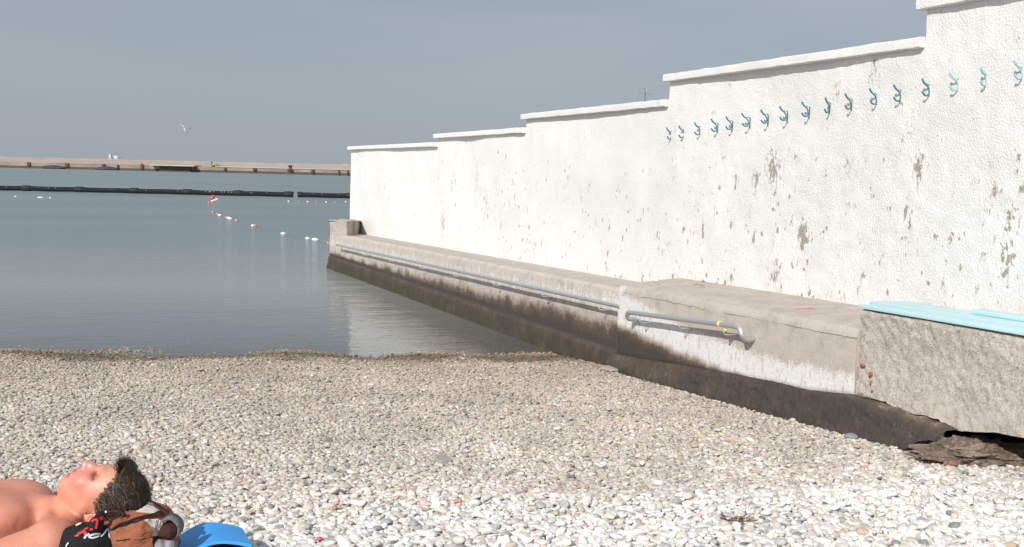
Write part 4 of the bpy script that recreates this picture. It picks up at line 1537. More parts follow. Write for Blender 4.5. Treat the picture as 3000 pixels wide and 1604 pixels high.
# near arm out toward the viewer, far arm along the side
vol.chain([(-0.090, 0.180, -0.115), (-0.215, 0.262, -0.145), (-0.335, 0.325, -0.175)], [0.064, 0.058, 0.046], 0.010)
vol.chain([(-0.335, 0.325, -0.175), (-0.52, 0.31, -0.185), (-0.66, 0.275, -0.190)], [0.045, 0.039, 0.027], 0.015)
vol.chain([(-0.130, -0.175, -0.115), (-0.30, -0.23, -0.150), (-0.47, -0.26, -0.175), (-0.70, -0.24, -0.190)], [0.060, 0.052, 0.043, 0.027], 0.022)
for hb, ha, sg in ((0.265, -0.70, 1), (-0.24, -0.74, -1)):
    vol.ell((ha, hb, -0.193), (0.045, 0.038, 0.016), 0.012)
    for fi, (fo, fl_) in enumerate(((-0.028, 0.062), (-0.010, 0.072), (0.009, 0.068), (0.026, 0.052))):
        y0 = hb + fo
        vol.chain([(ha - 0.035, y0, -0.190), (ha - 0.035 - fl_ * 0.55, y0 * 1.01, -0.185), (ha - 0.035 - fl_, y0 * 1.01, -0.197)], [0.0095, 0.0085, 0.0075], 0.006)
    vol.chain([(ha + 0.01, hb - 0.03 * sg, -0.190), (ha - 0.02, hb - 0.055 * sg, -0.187), (ha - 0.05, hb - 0.062 * sg, -0.191)], [0.012, 0.010, 0.008], 0.008)
vol.chain([(-0.180, 0.115, -0.040), (-0.192, 0.150, -0.092), (-0.235, 0.185, -0.120), (-0.300, 0.200, -0.135)], [0.005, 0.008, 0.008, 0.006], 0.016, True)
# neck
vol.cap((-0.015, 0, -0.080), (-0.180, 0, -0.095), 0.053, 0.064, 0.025)
vol.cap((-0.065, 0.050, -0.060), (-0.150, 0.020, -0.055), 0.011, 0.010, 0.015)
vol.cap((-0.055, 0.058, -0.085), (-0.120, 0.050, -0.078), 0.010, 0.010, 0.012)   # folds of the neck
# head
vol.ell((0.025, 0, -0.025), (0.103, 0.075, 0.094), 0.01)
vol.ell((-0.035, 0, -0.004), (0.080, 0.061, 0.062), 0.03)
vol.cap((-0.035, 0.052, -0.045), (-0.100, 0.020, 0.008), 0.022, 0.018, 0.02)
vol.cap((-0.035, -0.052, -0.045), (-0.100, -0.020, 0.008), 0.022, 0.018, 0.02)
vol.ell((-0.107, 0, 0.018), (0.017, 0.025, 0.020), 0.012)                   # chin
vol.ell((-0.092, 0, -0.014), (0.038, 0.036, 0.030), 0.02)                  # soft underside of the chin
vol.cap((0.010, 0.030, 0.049), (0.010, -0.030, 0.049), 0.013, 0.013, 0.014)  # brow
for sgn in (-1, 1):
    vol.ell((-0.045, 0.036 * sgn, 0.030), (0.027, 0.024, 0.022), 0.018)      # cheek
    vol.ell((-0.004, 0.037 * sgn, 0.054), (0.013, 0.019, 0.012), 0.012, True)  # socket
    vol.ell((-0.006, 0.037 * sgn, 0.035), (0.0135, 0.0165, 0.0125), 0.004)   # closed lid
    vol.cap((-0.010, 0.025 * sgn, 0.0505), (-0.0125, 0.037 * sgn, 0.0490), 0.0014, 0.0014, 0.003, True)
    vol.cap((-0.0125, 0.037 * sgn, 0.0490), (-0.0075, 0.052 * sgn, 0.0400), 0.0014, 0.0014, 0.003, True)
vol.chain([(-0.010, 0, 0.056), (-0.030, 0, 0.067), (-0.047, 0, 0.0735)], [0.0085, 0.0092, 0.0105], 0.010)
vol.ell((-0.0515, 0, 0.0700), (0.0105, 0.0120, 0.0110), 0.006)
for sgn in (-1, 1):
    vol.ell((-0.050, 0.0125 * sgn, 0.0590), (0.0100, 0.0075, 0.0105), 0.006)
    vol.ell((-0.0605, 0.0065 * sgn, 0.0600), (0.0045, 0.0036, 0.0050), 0.003, True)
    vol.cap((-0.048, 0.0215 * sgn, 0.051), (-0.080, 0.030 * sgn, 0.030), 0.0020, 0.0015, 0.008, True)   # smile line
vol.ell((-0.072, 0, 0.040), (0.022, 0.027, 0.014), 0.016)                  # mouth mound
vol.cap((-0.072, 0.017, 0.0440), (-0.0715, 0, 0.0535), 0.0045, 0.0052, 0.005)
vol.cap((-0.072, -0.017, 0.0440), (-0.0715, 0, 0.0535), 0.0045, 0.0052, 0.005)
vol.cap((-0.083, 0.014, 0.0400), (-0.084, 0, 0.0490), 0.0048, 0.0060, 0.005)
vol.cap((-0.083, -0.014, 0.0400), (-0.084, 0, 0.0490), 0.0048, 0.0060, 0.005)
vol.chain([(-0.0780, 0.024, 0.0355), (-0.0778, 0.012, 0.0490), (-0.0775, 0, 0.0545), (-0.0778, -0.012, 0.0490), (-0.0780, -0.024, 0.0355)], [0.0016, 0.0018, 0.0018, 0.0018, 0.0016], 0.003, True)
vol.cap((-0.094, 0.014, 0.036), (-0.094, -0.014, 0.036), 0.004, 0.004, 0.008, True)          # crease under the lip
# ears
for sgn in (-1, 1):
    vol.ell((0.000, 0.078 * sgn, -0.066), (0.023, 0.0065, 0.013), 0.006)
    vol.chain([(-0.022, 0.079 * sgn, -0.062), (-0.016, 0.083 * sgn, -0.074), (0.002, 0.085 * sgn, -0.080), (0.018, 0.085 * sgn, -0.074), (0.024, 0.082 * sgn, -0.062), (0.014, 0.079 * sgn, -0.053)],
              [0.0060, 0.0048, 0.0042, 0.0042, 0.0040, 0.0035], 0.003)
    vol.ell((0.000, 0.087 * sgn, -0.065), (0.013, 0.006, 0.0075), 0.004, True)
V, Q = vol.nets()
V = relax(V, Q, 1, 0.35)
# keep the largest piece only
par = np.arange(len(V))
def find(i):
    while par[i] != i:
        par[i] = par[par[i]]; i = par[i]
    return i
# (all pieces overlap, so one body results)
N_ = len(V)
a_, b_, c_ = V[:, 0], V[:, 1], V[:, 2]
lip = np.exp(-(((a_ + 0.0775) / 0.013) ** 2 + (b_ / 0.022) ** 2 + ((c_ - 0.047) / 0.014) ** 2) ** 2)
slit = np.zeros(N_)  # shade of eye, mouth and nostril creases, painted into the skin colour
for sgn in (-1, 1):
    for p0, p1 in (((-0.010, 0.025 * sgn, 0.0505), (-0.0125, 0.037 * sgn, 0.0490)), ((-0.0125, 0.037 * sgn, 0.0490), (-0.0075, 0.052 * sgn, 0.0400))):
        p0, p1 = np.array(p0), np.array(p1)
        q = np.clip(((V - p0) @ (p1 - p0)) / ((p1 - p0) @ (p1 - p0)), 0, 1)
        slit = np.maximum(slit, np.exp(-(np.linalg.norm(V - p0 - q[:, None] * (p1 - p0), axis=1) / 0.0060) ** 2))
slit = np.maximum(slit, 0.6 * np.exp(-(((a_ + 0.0778) / 0.0022) ** 2 + (b_ / 0.024) ** 4 + ((c_ - 0.046) / 0.011) ** 4)))
slit = np.maximum(slit, 0.8 * np.exp(-(((a_ + 0.0605) / 0.004) ** 2 + ((np.abs(b_) - 0.0065) / 0.004) ** 2 + ((c_ - 0.060) / 0.005) ** 2)))
brow = np.exp(-(((a_ - 0.012) / 0.006) ** 2 + ((np.abs(b_) - 0.034) / 0.018) ** 4)) * (c_ > 0.03)
flush = np.exp(-(((a_ + 0.045) / 0.035) ** 2 + ((np.abs(b_) - 0.03) / 0.035) ** 2)) * (c_ > 0.0) + 0.8 * np.exp(-(((a_ + 0.05) / 0.02) ** 2 + (b_ / 0.02) ** 2)) * (c_ > 0.04)
m_skin, t, b = material('sunburnt_skin')
p = t.obj()
n1 = t.noise(p, 14, 4); n2 = t.noise(p, 90, 3); n3 = t.noise(p, 300, 2)
sk = t.mix(t.mapr(n1, 0.3, 0.7), (0.57, 0.212, 0.130), (0.66, 0.285, 0.190))
sk = t.mix(t.math('MULTIPLY', t.attr('flush'), 0.55), sk, (0.66, 0.22, 0.19))
sk = t.mix(t.math('MULTIPLY', t.attr('pale'), 0.6), sk, (0.60, 0.34, 0.22))
sk = t.mix(t.math('MULTIPLY', t.attr('lip'), 0.8), sk, (0.48, 0.13, 0.12))
sk = t.mix(t.math('MULTIPLY', t.attr('brow'), 0.35), sk, (0.30, 0.19, 0.13))
sk = t.mix(t.math('MULTIPLY', t.attr('slit'), 0.92), sk, (0.12, 0.045, 0.035))
sk = t.mix(t.mapr(n2, 0.64, 0.70, 0, 0.22), sk, (0.30, 0.11, 0.06))
t.put(b.inputs['Base Color'], sk)
t.put(b.inputs['Roughness'], t.math('SUBTRACT', t.mapr(n2, 0.3, 0.7, 0.40, 0.60), t.math('MULTIPLY', t.attr('flush'), 0.14)))
b.inputs['Subsurface Weight'].default_value = 0.06
b.inputs['Subsurface Radius'].default_value = (0.012, 0.004, 0.002)
b.inputs['Specular IOR Level'].default_value = 0.55
wr = t.noise(t.scale(p, (150, 60, 60)), 1.0, 3, 0.6, 0.5)
t.put(b.inputs['Normal'], t.bump(t.math('ADD', t.math('MULTIPLY', wr, 0.6), t.math('MULTIPLY', n3, 0.4)), 0.4, 0.0035))


def obj_from(name, V, Q, mats, parent=None, smooth=True):
    me = bpy.data.meshes.new(name)
    me.vertices.add(len(V)); me.vertices.foreach_set('co', np.asarray(V, np.float32).ravel())
    me.loops.add(Q.size); me.loops.foreach_set('vertex_index', Q.astype(np.int32).ravel())
    me.polygons.add(len(Q)); me.polygons.foreach_set('loop_start', np.arange(0, Q.size, Q.shape[1], dtype=np.int32))
    me.polygons.foreach_set('use_smooth', [smooth] * len(Q))
    me.update(calc_edges=True); me.validate()
    return link(name, me, mats, parent)


Wd = to_world(V)
person = obj_from('person', Wd, Q, m_skin)
for nm, val in (('lip', lip), ('slit', slit), ('brow', brow), ('flush', np.clip(flush, 0, 1)),
                ('pale', np.clip((a_ - 0.0) / 0.03, 0, 1) * (c_ > 0.02))):
    attrib(person.data, nm, val)
tag(person, 'sunburnt person with short dark greying hair lying face up, eyes closed, head on a bag', 'person')
bvh_person = BVHTree.FromPolygons([tuple(v) for v in Wd], [tuple(int(i) for i in q) for q in Q])
# swim shorts
sv = Vol((-1.16, -0.26, -0.26), (-0.62, 0.26, 0.06), 0.008)
sv.ell((-0.80, 0.0, -0.10), (0.175, 0.182, 0.140), 0.06)
for sgn in (-1, 1):
    sv.cap((-0.85, 0.09 * sgn, -0.11), (-1.12, 0.11 * sgn, -0.12), 0.097, 0.085, 0.03)
sV, sQ = sv.nets()
obj_from('swim_shorts', to_world(sV), sQ, simple('navy_cloth', (0.03, 0.04, 0.09), 0.9), person)

# hair: cap plus curled locks
def hairline(b_, c_):
    """smallest a at which hair grows, by height c on the near side"""
    return np.interp(c_, [-0.10, -0.075, -0.062, -0.050, -0.035, -0.02, 0.0, 0.02, 0.04, 0.06, 0.075], [-0.005, 0.012, 0.026, 0.018, 0.004, 0.000, 0.012, 0.028, 0.042, 0.054, 0.058])


hv = Vol((-0.07, -0.11, -0.15), (0.17, 0.11, 0.11), 0.004)
hv.ell((0.034, 0, -0.030), (0.106, 0.084, 0.101), 0.01)
hv.ell((0.074, 0, 0.064), (0.026, 0.045, 0.022), 0.02)
g_ = np.meshgrid(*hv.ax, indexing='ij')
hl = hairline(g_[1], g_[2]) + 0.012 * (vnoise(g_[0] * 60, g_[1] * 60, g_[2] * 60) - 0.5)
cut = (hl + 0.013 - g_[0])
hv.F = (hv.F + 0.010 * (vnoise(g_[0] * 45, g_[1] * 45, g_[2] * 45) - 0.5) + 0.006 * (vnoise(g_[0] * 130, g_[1] * 130, g_[2] * 130) - 0.5)).astype(np.float32)
kk = 0.012
hh_ = np.clip(0.5 - 0.5 * (hv.F - cut) / kk, 0, 1)
hv.F = (hv.F * (1 - hh_) + cut * hh_ + kk * hh_ * (1 - hh_)).astype(np.float32)
hV, hQ = hv.nets()
hV = relax(hV, hQ, 1, 0.4)
hverts, hfaces, hcol = [tuple(v) for v in hV], [tuple(int(i) for i in q) for q in hQ], [0.12] * len(hV)


cen, rad = np.array([0.034, 0, -0.030]), np.array([0.104, 0.082, 0.099])


def lock(p0, n0, dir0, length, wid, wave, shade, lift, follow=True):
    """one lock: a thin tapering ribbon that runs over the scalp with a slight wave and a loose tip"""
    nseg = 8
    p_ = np.array(p0, float); d_ = np.array(dir0, float); n_ = np.array(n0, float)
    n_ /= np.linalg.norm(n_); d_ /= np.linalg.norm(d_)
    base = len(hverts)
    ph = rng.uniform(0, 6.28)
    for i in range(nseg + 1):
        q = i / nseg
        side = np.cross(d_, n_); side /= np.linalg.norm(side) + 1e-9
        wq = wid * (1 - 0.85 * q ** 1.6)
        for sgn in (-1, 1):
            hverts.append(tuple(p_ + side * wq * sgn * 0.5)); hcol.append(shade * (0.7 + 0.55 * q))
        d_ = d_ + side * wave * math.cos(ph + q * 5.5) / nseg
        if not follow:
            d_ = d_ + n_ * (lift * (1 - 2.3 * q)) / nseg
        d_ /= np.linalg.norm(d_)
        p_ = p_ + d_ * length / nseg
        if follow:
            k_ = (p_ - cen) / rad
            kn = np.linalg.norm(k_)
            surf = cen + k_ / kn * rad
            n_ = k_ / kn / rad; n_ /= np.linalg.norm(n_)
            p_ = surf + n_ * (0.003 + lift * q ** 1.3)
            d_ = d_ - n_ * (d_ @ n_); d_ /= np.linalg.norm(d_) + 1e-9
    for i in range(nseg):
        k = base + i * 2
        hfaces.append((k, k + 1, k + 3, k + 2))


hn = 6500
cnt = 0
while cnt < hn:
    n0 = rng.normal(size=3); n0 /= np.linalg.norm(n0)
    p0 = cen + n0 * rad
    if p0[0] < hairline(p0[1], p0[2]) + 0.001 or p0[2] < -0.125:
        continue
    nn = n0 / rad; nn /= np.linalg.norm(nn)
    sw = np.array([vnoise(p0[0] * 42, p0[1] * 42, p0[2] * 42 + k * 9) - 0.5 for k in range(3)])
    back = np.array([0.75, 0.05 * np.sign(p0[1]), -0.80]) + 1.5 * sw + rng.normal(0, 0.10, 3)
    tg = back - nn * (back @ nn); tg /= np.linalg.norm(tg)
    temple = np.clip(1 - (p0[0] - hairline(p0[1], p0[2])) / 0.035, 0, 1)
    grey = rng.random() < (0.07 + 0.28 * temple)
    shade = rng.uniform(0.5, 0.95) if grey else rng.uniform(0.05, 0.40)
    lock(p0, nn, tg, rng.uniform(0.022, 0.050), rng.uniform(0.0008, 0.0019), rng.uniform(0.8, 3.2), shade, max(0.0, rng.normal(0.007, 0.006)))
    cnt += 1
for i in range(700):       # tuft curling up over the forehead
    p0 = np.array([0.064, 0, 0.056]) + rng.normal(0, 1, 3) * [0.007, 0.020, 0.006]
    d0 = np.array([-0.10, 0, 1.0]) + rng.normal(0, 0.16, 3)
    lock(p0, np.array([1.0, 0.15, 0.1]) + rng.normal(0, 0.2, 3), d0, rng.uniform(0.024, 0.050), rng.uniform(0.0009, 0.002), rng.uniform(0.5, 1.6), rng.uniform(0.10, 0.55) if rng.random() < 0.88 else 0.9, rng.uniform(-0.5, 2.2), False)
m_hair, t, b = material('greying_dark_hair')
t.put(b.inputs['Base Color'], t.ramp(t.attr('shade'), [(0.0, (0.013, 0.009, 0.006)), (0.3, (0.052, 0.031, 0.020)), (0.6, (0.13, 0.086, 0.057)), (1.0, (0.31, 0.25, 0.19))]))
b.inputs['Roughness'].default_value = 0.5
b.inputs['Specular IOR Level'].default_value = 0.22
hme = mesh('hair', to_world(np.array(hverts)), hfaces, True)
attrib(hme, 'shade', np.clip(hcol, 0, 1))
link('hair', hme, m_hair, person)

# ------------------------------------------------------------------ backpack
def project(bvh, u, v, off=0.0):
    d = Vector(ray(u, v)).normalized()
    loc, nr, idx, dist = bvh.ray_cast(Vector((0, 0, H)), d)
    if loc is None:
        return None, None
    if nr.dot(d) > 0:
        nr = -nr
    return loc + nr * off, nr


def patch(name, bvh, poly, off, thick, mat, parent, step=3.0, wrinkle=0.0):
    """cloth panel lying on a modelled surface, given real thickness"""
    pts2, n = [], len(poly)
    for i in range(n):
        a, b_ = np.array(poly[i], float), np.array(poly[(i + 1) % n], float)
        k = max(1, int(np.linalg.norm(b_ - a) / step))
        for q in range(k):
            pts2.append(a + (b_ - a) * q / k)
    nb = len(pts2)
    P_ = np.array(poly, float)
    lo, hi = P_.min(0), P_.max(0)
    inner = []
    for x in np.arange(lo[0] + step / 2, hi[0], step):
        for y in np.arange(lo[1] + step / 2, hi[1], step):
            ins = False
            for i in range(n):
                x1, y1 = P_[i]; x2, y2 = P_[(i + 1) % n]
                if (y1 > y) != (y2 > y) and x < (x2 - x1) * (y - y1) / (y2 - y1) + x1:
                    ins = not ins
            if ins:
                dm = min(np.hypot(x - q[0], y - q[1]) for q in pts2)
                if dm > step * 0.5:
                    inner.append((x, y))
    allq = [tuple(q) for q in pts2] + inner
    cdt = delaunay_2d_cdt([Vector(q) for q in allq], [(i, (i + 1) % nb) for i in range(nb)], [], 1, 1e-4)
    vv, keep = [], {}
    for i, q in enumerate(cdt[0]):
        loc, nr = project(bvh, q.x, q.y, off)
        if loc is None:
            continue
        if wrinkle:
            loc = loc + nr * wrinkle * mn.noise(loc * 45)
        keep[i] = len(vv)
        vv.append((loc, nr))
    tri = [tuple(keep[i] for i in f) for f in cdt[2] if all(i in keep for i in f)]
    # drop faces that bridge depth jumps
    tri = [f for f in tri if max((vv[f[i]][0] - vv[f[(i + 1) % 3]][0]).length for i in range(3)) < 0.03]
    m_ = len(vv)
    verts = [x[0] for x in vv] + [x[0] - x[1] * thick for x in vv]
    faces = list(tri) + [tuple(i + m_ for i in reversed(f)) for f in tri]
    ec = {}
    for f in tri:
        for i in range(3):
            e = (f[i], f[(i + 1) % 3])
            ec[e] = 1
    for (i, j) in list(ec):
        if (j, i) not in ec:
            faces.append((j, i, i + m_, j + m_))
    me = mesh(name, verts, faces, True)
    bm = bmesh.new(); bm.from_mesh(me)
    bmesh.ops.recalc_face_normals(bm, faces=bm.faces[:])
    bm.to_mesh(me); bm.free()
    me.set_sharp_from_angle(angle=math.radians(45))
    return link(name, me, mat, parent)


def stroke(name, bvh, pts_, wpx, off, thick, mat, parent):
    pts_ = smooth_path([(x, y, 0) for x, y in pts_], 5)
    lft, rgt = [], []
    for i, p_ in enumerate(pts_):
        d = pts_[min(i + 1, len(pts_) - 1)] - pts_[max(i - 1, 0)]
        d = d / (np.linalg.norm(d) + 1e-9)
        nrm_ = np.array([-d[1], d[0], 0]) * wpx / 2
        lft.append((p_ + nrm_)[:2]); rgt.append((p_ - nrm_)[:2])
    return patch(name, bvh, lft + rgt[::-1], off, thick, mat, parent, 1.5)


def cloth(name, col, sc=260, rough=0.85, var=0.10):
    m, t, b = material(name)
    p = t.obj()
    n = t.noise(p, 18, 4); f = t.noise(p, sc, 2)
    t.put(b.inputs['Base Color'], t.mix(t.mapr(n, 0.3, 0.7), tuple(x * (1 - var) for x in col), tuple(x * (1 + var) for x in col)))
    b.inputs['Roughness'].default_value = rough
    b.inputs['Specular IOR Level'].default_value = 0.25
    t.put(b.inputs['Normal'], t.bump(t.math('ADD', t.math('MULTIPLY', t.noise(t.scale(p, (1, 1, 1.8)), 17, 4, 0.5, 1.6), 1.0), t.math('MULTIPLY', f, 0.04)), 0.8, 0.016))
    return m


m_brown = cloth('rust_brown_canvas', (0.31, 0.108, 0.055))
m_cream = cloth('cream_canvas', (0.62, 0.56, 0.50), var=0.05)
m_dkbr = cloth('dark_brown_leather', (0.055, 0.022, 0.016))
m_grey = cloth('grey_webbing', (0.16, 0.155, 0.155))
m_zip = simple('dark_zip', (0.02, 0.012, 0.014), 0.6)
m_blk = cloth('black_jersey', (0.012, 0.0115, 0.012), rough=0.8, var=0.2)
m_ltr = simple('white_print', (0.78, 0.77, 0.80), 0.7, var=0.03)
m_rltr = simple('red_print', (0.62, 0.020, 0.020), 0.6, var=0.06)


def roty(deg):
    c_, s_ = math.cos(math.radians(deg)), math.sin(math.radians(deg))
    return np.array([[c_, 0, -s_], [0, 1, 0], [s_, 0, c_]])     # columns used as local axes


bv = Vol((-0.16, -0.16, -0.29), (0.31, 0.32, 0.06), 0.005)
RB = np.array([[math.cos(0.22), 0, -math.sin(0.22)], [0, 1, 0], [math.sin(0.22), 0, math.cos(0.22)]])
bv.box((0.090, 0.070, -0.150), (0.130, 0.125, 0.085), 0.05, 0.02, rot=RB)
bv.ell((0.155, 0.09, -0.095), (0.065, 0.080, 0.050), 0.03)
bv.ell((0.03, 0.14, -0.145), (0.080, 0.060, 0.060), 0.03)
bv.box((0.100, 0.150, -0.195), (0.090, 0.050, 0.035), 0.02, 0.025)
bv.ell((0.025, -0.01, -0.02), (0.108, 0.085, 0.100), 0.025, True)          # dent made by the head
bv.ell((0.165, 0.03, -0.085), (0.045, 0.075, 0.048), 0.02)
g_ = np.meshgrid(*bv.ax, indexing='ij')
bv.F += (0.014 * (vnoise(g_[0] * 22 + 5, g_[1] * 22, g_[2] * 30) - 0.5) + 0.006 * (vnoise(g_[0] * 60, g_[1] * 60, g_[2] * 60) - 0.5)).astype(np.float32)
V1, Q1 = bv.nets()
V1 = relax(V1, Q1, 2, 0.5)
W1 = to_world(V1)
bag = obj_from('backpack', W1, Q1, m_brown)
tag(bag, 'rust-brown and cream backpack under the sunbather\'s head as a pillow', 'backpack')
bvh_bag = BVHTree.FromPolygons([tuple(v) for v in W1], [tuple(int(i) for i in q) for q in Q1])


def z5(*ps):
    return [(180 + x / 6.779, 1470 + y / 6.779) for x, y in ps]


patch('cream_panel', bvh_bag, z5((1340, 215), (1480, 90), (1600, 40), (1760, 95), (1950, 125), (2050, 225), (1900, 250), (1740, 275), (1560, 250), (1440, 235)), 0.004, 0.004, m_cream, bag, wrinkle=0.004)
patch('cream_panel', bvh_bag, z5((1630, 410), (1760, 375), (1880, 370), (1985, 410), (2030, 380), (2055, 480), (2055, 570), (1960, 640), (1860, 690), (1775, 700), (1770, 610), (1700, 500)), 0.006, 0.005, m_cream, bag, wrinkle=0.004)
patch('flap', bvh_bag, z5((950, 420), (1200, 330), (1260, 240), (1400, 225), (1560, 262), (1740, 285), (1900, 262), (2040, 235), (2060, 250), (1750, 320), (1400, 430), (1150, 515), (1005, 590), (960, 520)), 0.009, 0.006, m_brown, bag, wrinkle=0.003)
patch('front_pocket', bvh_bag, z5((1000, 605), (1200, 555), (1500, 470), (1640, 420), (1700, 510), (1765, 610), (1770, 690), (1600, 720), (1400, 735), (1250, 760), (1110, 778), (1040, 690)), 0.010, 0.007, m_brown, bag, wrinkle=0.005)
zp = [project(bvh_bag, *q, 0.010)[0] for q in smooth_path(z5((1005, 590), (1150, 512), (1400, 425), (1750, 312), (1950, 255), (2090, 240)), 6) for q in [tuple(q)]]
zp = [q for q in zp if q is not None]
MB().tube(zp, 0.0035, 6).build('zip', m_zip, bag)
patch('zip_opening', bvh_bag, z5((1030, 595), (1180, 520), (1420, 440), (1700, 345), (1640, 400), (1500, 455), (1300, 520), (1140, 570)), 0.0045, 0.003, m_zip, bag)
patch('side_pocket', bvh_bag, z5((1760, 720), (1900, 660), (2060, 625), (2150, 640), (2165, 690), (2000, 770), (1800, 860)), 0.004, 0.004, m_dkbr, bag)
patch('lower_panel', bvh_bag, z5((1420, 735), (1590, 740), (1760, 715), (1800, 900), (1500, 910)), 0.012, 0.006, m_brown, bag)
# strap loop and top strap
def strap(name, pl, wdt, mat, th=0.004):
    pl = smooth_path(pl, 5)
    vv, ff = [], []
    for i, p_ in enumerate(pl):
        for db in (-wdt / 2, wdt / 2):
            vv.append((p_[0], p_[1] + db, p_[2]))
    n = len(pl)
    d_ = []
    for i in range(n):
        tg = pl[min(i + 1, n - 1)] - pl[max(i - 1, 0)]
        nr = np.array([-tg[2], 0, tg[0]]); nr /= np.linalg.norm(nr) + 1e-9
        d_.append(nr * th)
    V2 = vv + [tuple(np.array(vv[i]) + d_[i // 2]) for i in range(2 * n)]
    m_ = 2 * n
    for i in range(n - 1):
        a = i * 2
        ff += [(a, a + 1, a + 3, a + 2), (a + m_, a + 2 + m_, a + 3 + m_, a + 1 + m_), (a, a + 2, a + 2 + m_, a + m_), (a + 1, a + 1 + m_, a + 3 + m_, a + 3)]
    ff += [(0, m_, m_ + 1, 1), (2 * n - 2, 2 * n - 1, m_ + 2 * n - 1, m_ + 2 * n - 2)]
    return link(name, mesh(name, to_world(np.array(V2)), ff, True), mat, bag)


strap('shoulder_strap', [L3(478, 1528, .13), L3(488, 1519, .13), L3(505, 1517, .13), L3(521, 1528, .13), L3(528, 1545, .13), L3(524, 1562, .13), L3(512, 1572, .13)], 0.05, m_grey)
strap('inner_strap', [L3(470, 1575, .13), L3(492, 1560, .13), L3(510, 1550, .13), L3(522, 1545, .13)], 0.045, m_dkbr, 0.012)
strap('top_strap', [L3(433, 1473, .03), L3(446, 1475, .04), L3(460, 1484, .05), L3(478, 1496, .07), L3(491, 1506, .09)], 0.022, m_dkbr, 0.003)
strap('grab_handle', [L3(436, 1476, .05), L3(447, 1478, .05), L3(458, 1488, .05)], 0.015, m_grey, 0.003)
strap('red_pull', [L3(424, 1455, .0), L3(432, 1460, .0), L3(438, 1470, .0), L3(436, 1476, .0)], 0.012, simple('red_tape', (0.5, 0.02, 0.02)), 0.004)
strap('top_pocket_lip', [L3(306, 1508, .15), L3(318, 1501, .15), L3(335, 1498, .15), L3(352, 1500, .15), L3(363, 1508, .15), L3(362, 1516, .15)], 0.02, m_dkbr, 0.002)

pv = Vol((0.16, 0.02, -0.17), (0.29, 0.22, -0.02), 0.004)  # dark brown lump filling the opening of the strap loop
pc_ = np.array(L3(500, 1553, .13))
pv.ell(pc_, (0.030, 0.045, 0.026), 0.01)
pV, pQ = pv.nets()
obj_from('loop_fill', to_world(pV), pQ, m_dkbr, bag)

# black cloth with printed letters over the bag's near end
cvv = Vol((-0.17, 0.0, -0.29), (0.14, 0.30, 0.02), 0.0045)
cvv.ell((0.015, 0.180, -0.150), (0.095, 0.065, 0.100), 0.02)
cvv.ell((0.030, 0.170, -0.120), (0.050, 0.050, 0.060), 0.03)
cvv.ell((0.000, 0.200, -0.200), (0.080, 0.060, 0.080), 0.03)
cvv.chain([L3(308, 1502, .14), L3(293, 1512, .155), L3(283, 1535, .19), L3(276, 1552, .205), L3(262, 1566, .210)], [0.010, 0.014, 0.017, 0.015, 0.010], 0.012)
g_ = np.meshgrid(*cvv.ax, indexing='ij')
cvv.F += (0.012 * (vnoise(g_[0] * 20 + 2, g_[1] * 20, g_[2] * 26) - 0.5)).astype(np.float32)
V3, Q3 = cvv.nets()
V3 = relax(V3, Q3, 1, 0.5)
W3 = to_world(V3)
clo = obj_from('black_cloth', W3, Q3, m_blk)
tag(clo, 'black cloth with white and red lettering bunched against the backpack by the shoulder', 'cloth')
bvh_c = BVHTree.FromPolygons([tuple(v) for v in W3], [tuple(int(i) for i in q) for q in Q3])
for pl, wd, mt in (([(455, 735), (500, 675), (560, 640)], 5.2, m_ltr),
                   ([(765, 640), (660, 645), (580, 672), (552, 705), (590, 722), (665, 712), (740, 682)], 4.6, m_ltr),
                   ([(775, 695), (840, 640), (900, 560), (930, 560), (945, 650), (962, 715), (985, 660), (988, 600)], 4.6, m_ltr),
                   ([(545, 365), (470, 375), (390, 400)], 3.4, m_ltr), ([(420, 395), (380, 440), (290, 482)], 3.4, m_ltr), ([(400, 400), (355, 405), (345, 450)], 2.5, m_ltr),
                   ([(95, 890), (120, 850), (146, 815)], 3.0, m_ltr),
                   ([(605, 410), (650, 370), (715, 365)], 5.5, m_rltr), ([(710, 368), (700, 450), (680, 540)], 6.0, m_rltr), ([(770, 355), (800, 335), (830, 312)], 9.0, m_rltr),
                   ([(575, 553), (628, 550)], 5.0, m_rltr), ([(270, 688), (350, 678)], 4.5, m_rltr), ([(315, 655), (430, 590), (535, 520)], 4.6, m_rltr),
                   ([(350, 650), (430, 615), (500, 600)], 4.0, m_rltr), ([(490, 605), (485, 655)], 4.6, m_rltr), ([(420, 590), (470, 650)], 3.6, m_rltr)):
    stroke('printed_letter', bvh_c, z5(*pl), wd, 0.0022, 0.0016, mt, clo)
zp = [project(bvh_c, *z5((872 + dx, 205 + dy))[0], 0.002)[0] for dx, dy in ((-10, -5), (5, 8), (8, 30))]
if all(q is not None for q in zp):
    MB().tube(zp, 0.003, 6).build('white_tag', m_ltr, clo)

# striped cloth peeping out below the bag
m_str, t, b = material('striped_cloth')
st = t.sep(t.obj())
wv = t.math('FRACT', t.math('MULTIPLY', st[0], 26.0))
t.put(b.inputs['Base Color'], t.ramp(wv, [(0.0, (0.30, 0.31, 0.20)), (0.35, (0.14, 0.12, 0.17)), (0.6, (0.36, 0.35, 0.33)), (1.0, (0.17, 0.15, 0.22))]))
b.inputs['Roughness'].default_value = 0.9
s5 = Vol((0.06, 0.05, -0.27), (0.28, 0.30, -0.08), 0.005)
s5.ell(np.array(L3(486, 1602, .15)), (0.030, 0.035, 0.024), 0.02)
s5.ell(np.array(L3(470, 1612, .15)), (0.035, 0.04, 0.026), 0.02)
g_ = np.meshgrid(*s5.ax, indexing='ij')
s5.F += (0.014 * (vnoise(g_[0] * 50, g_[1] * 50, g_[2] * 50) - 0.5)).astype(np.float32)
V5, Q5 = s5.nets()
o = obj_from('striped_towel', to_world(V5), Q5, m_str)
tag(o, 'pale striped towel bundled beneath the backpack on the blue mat', 'towel')

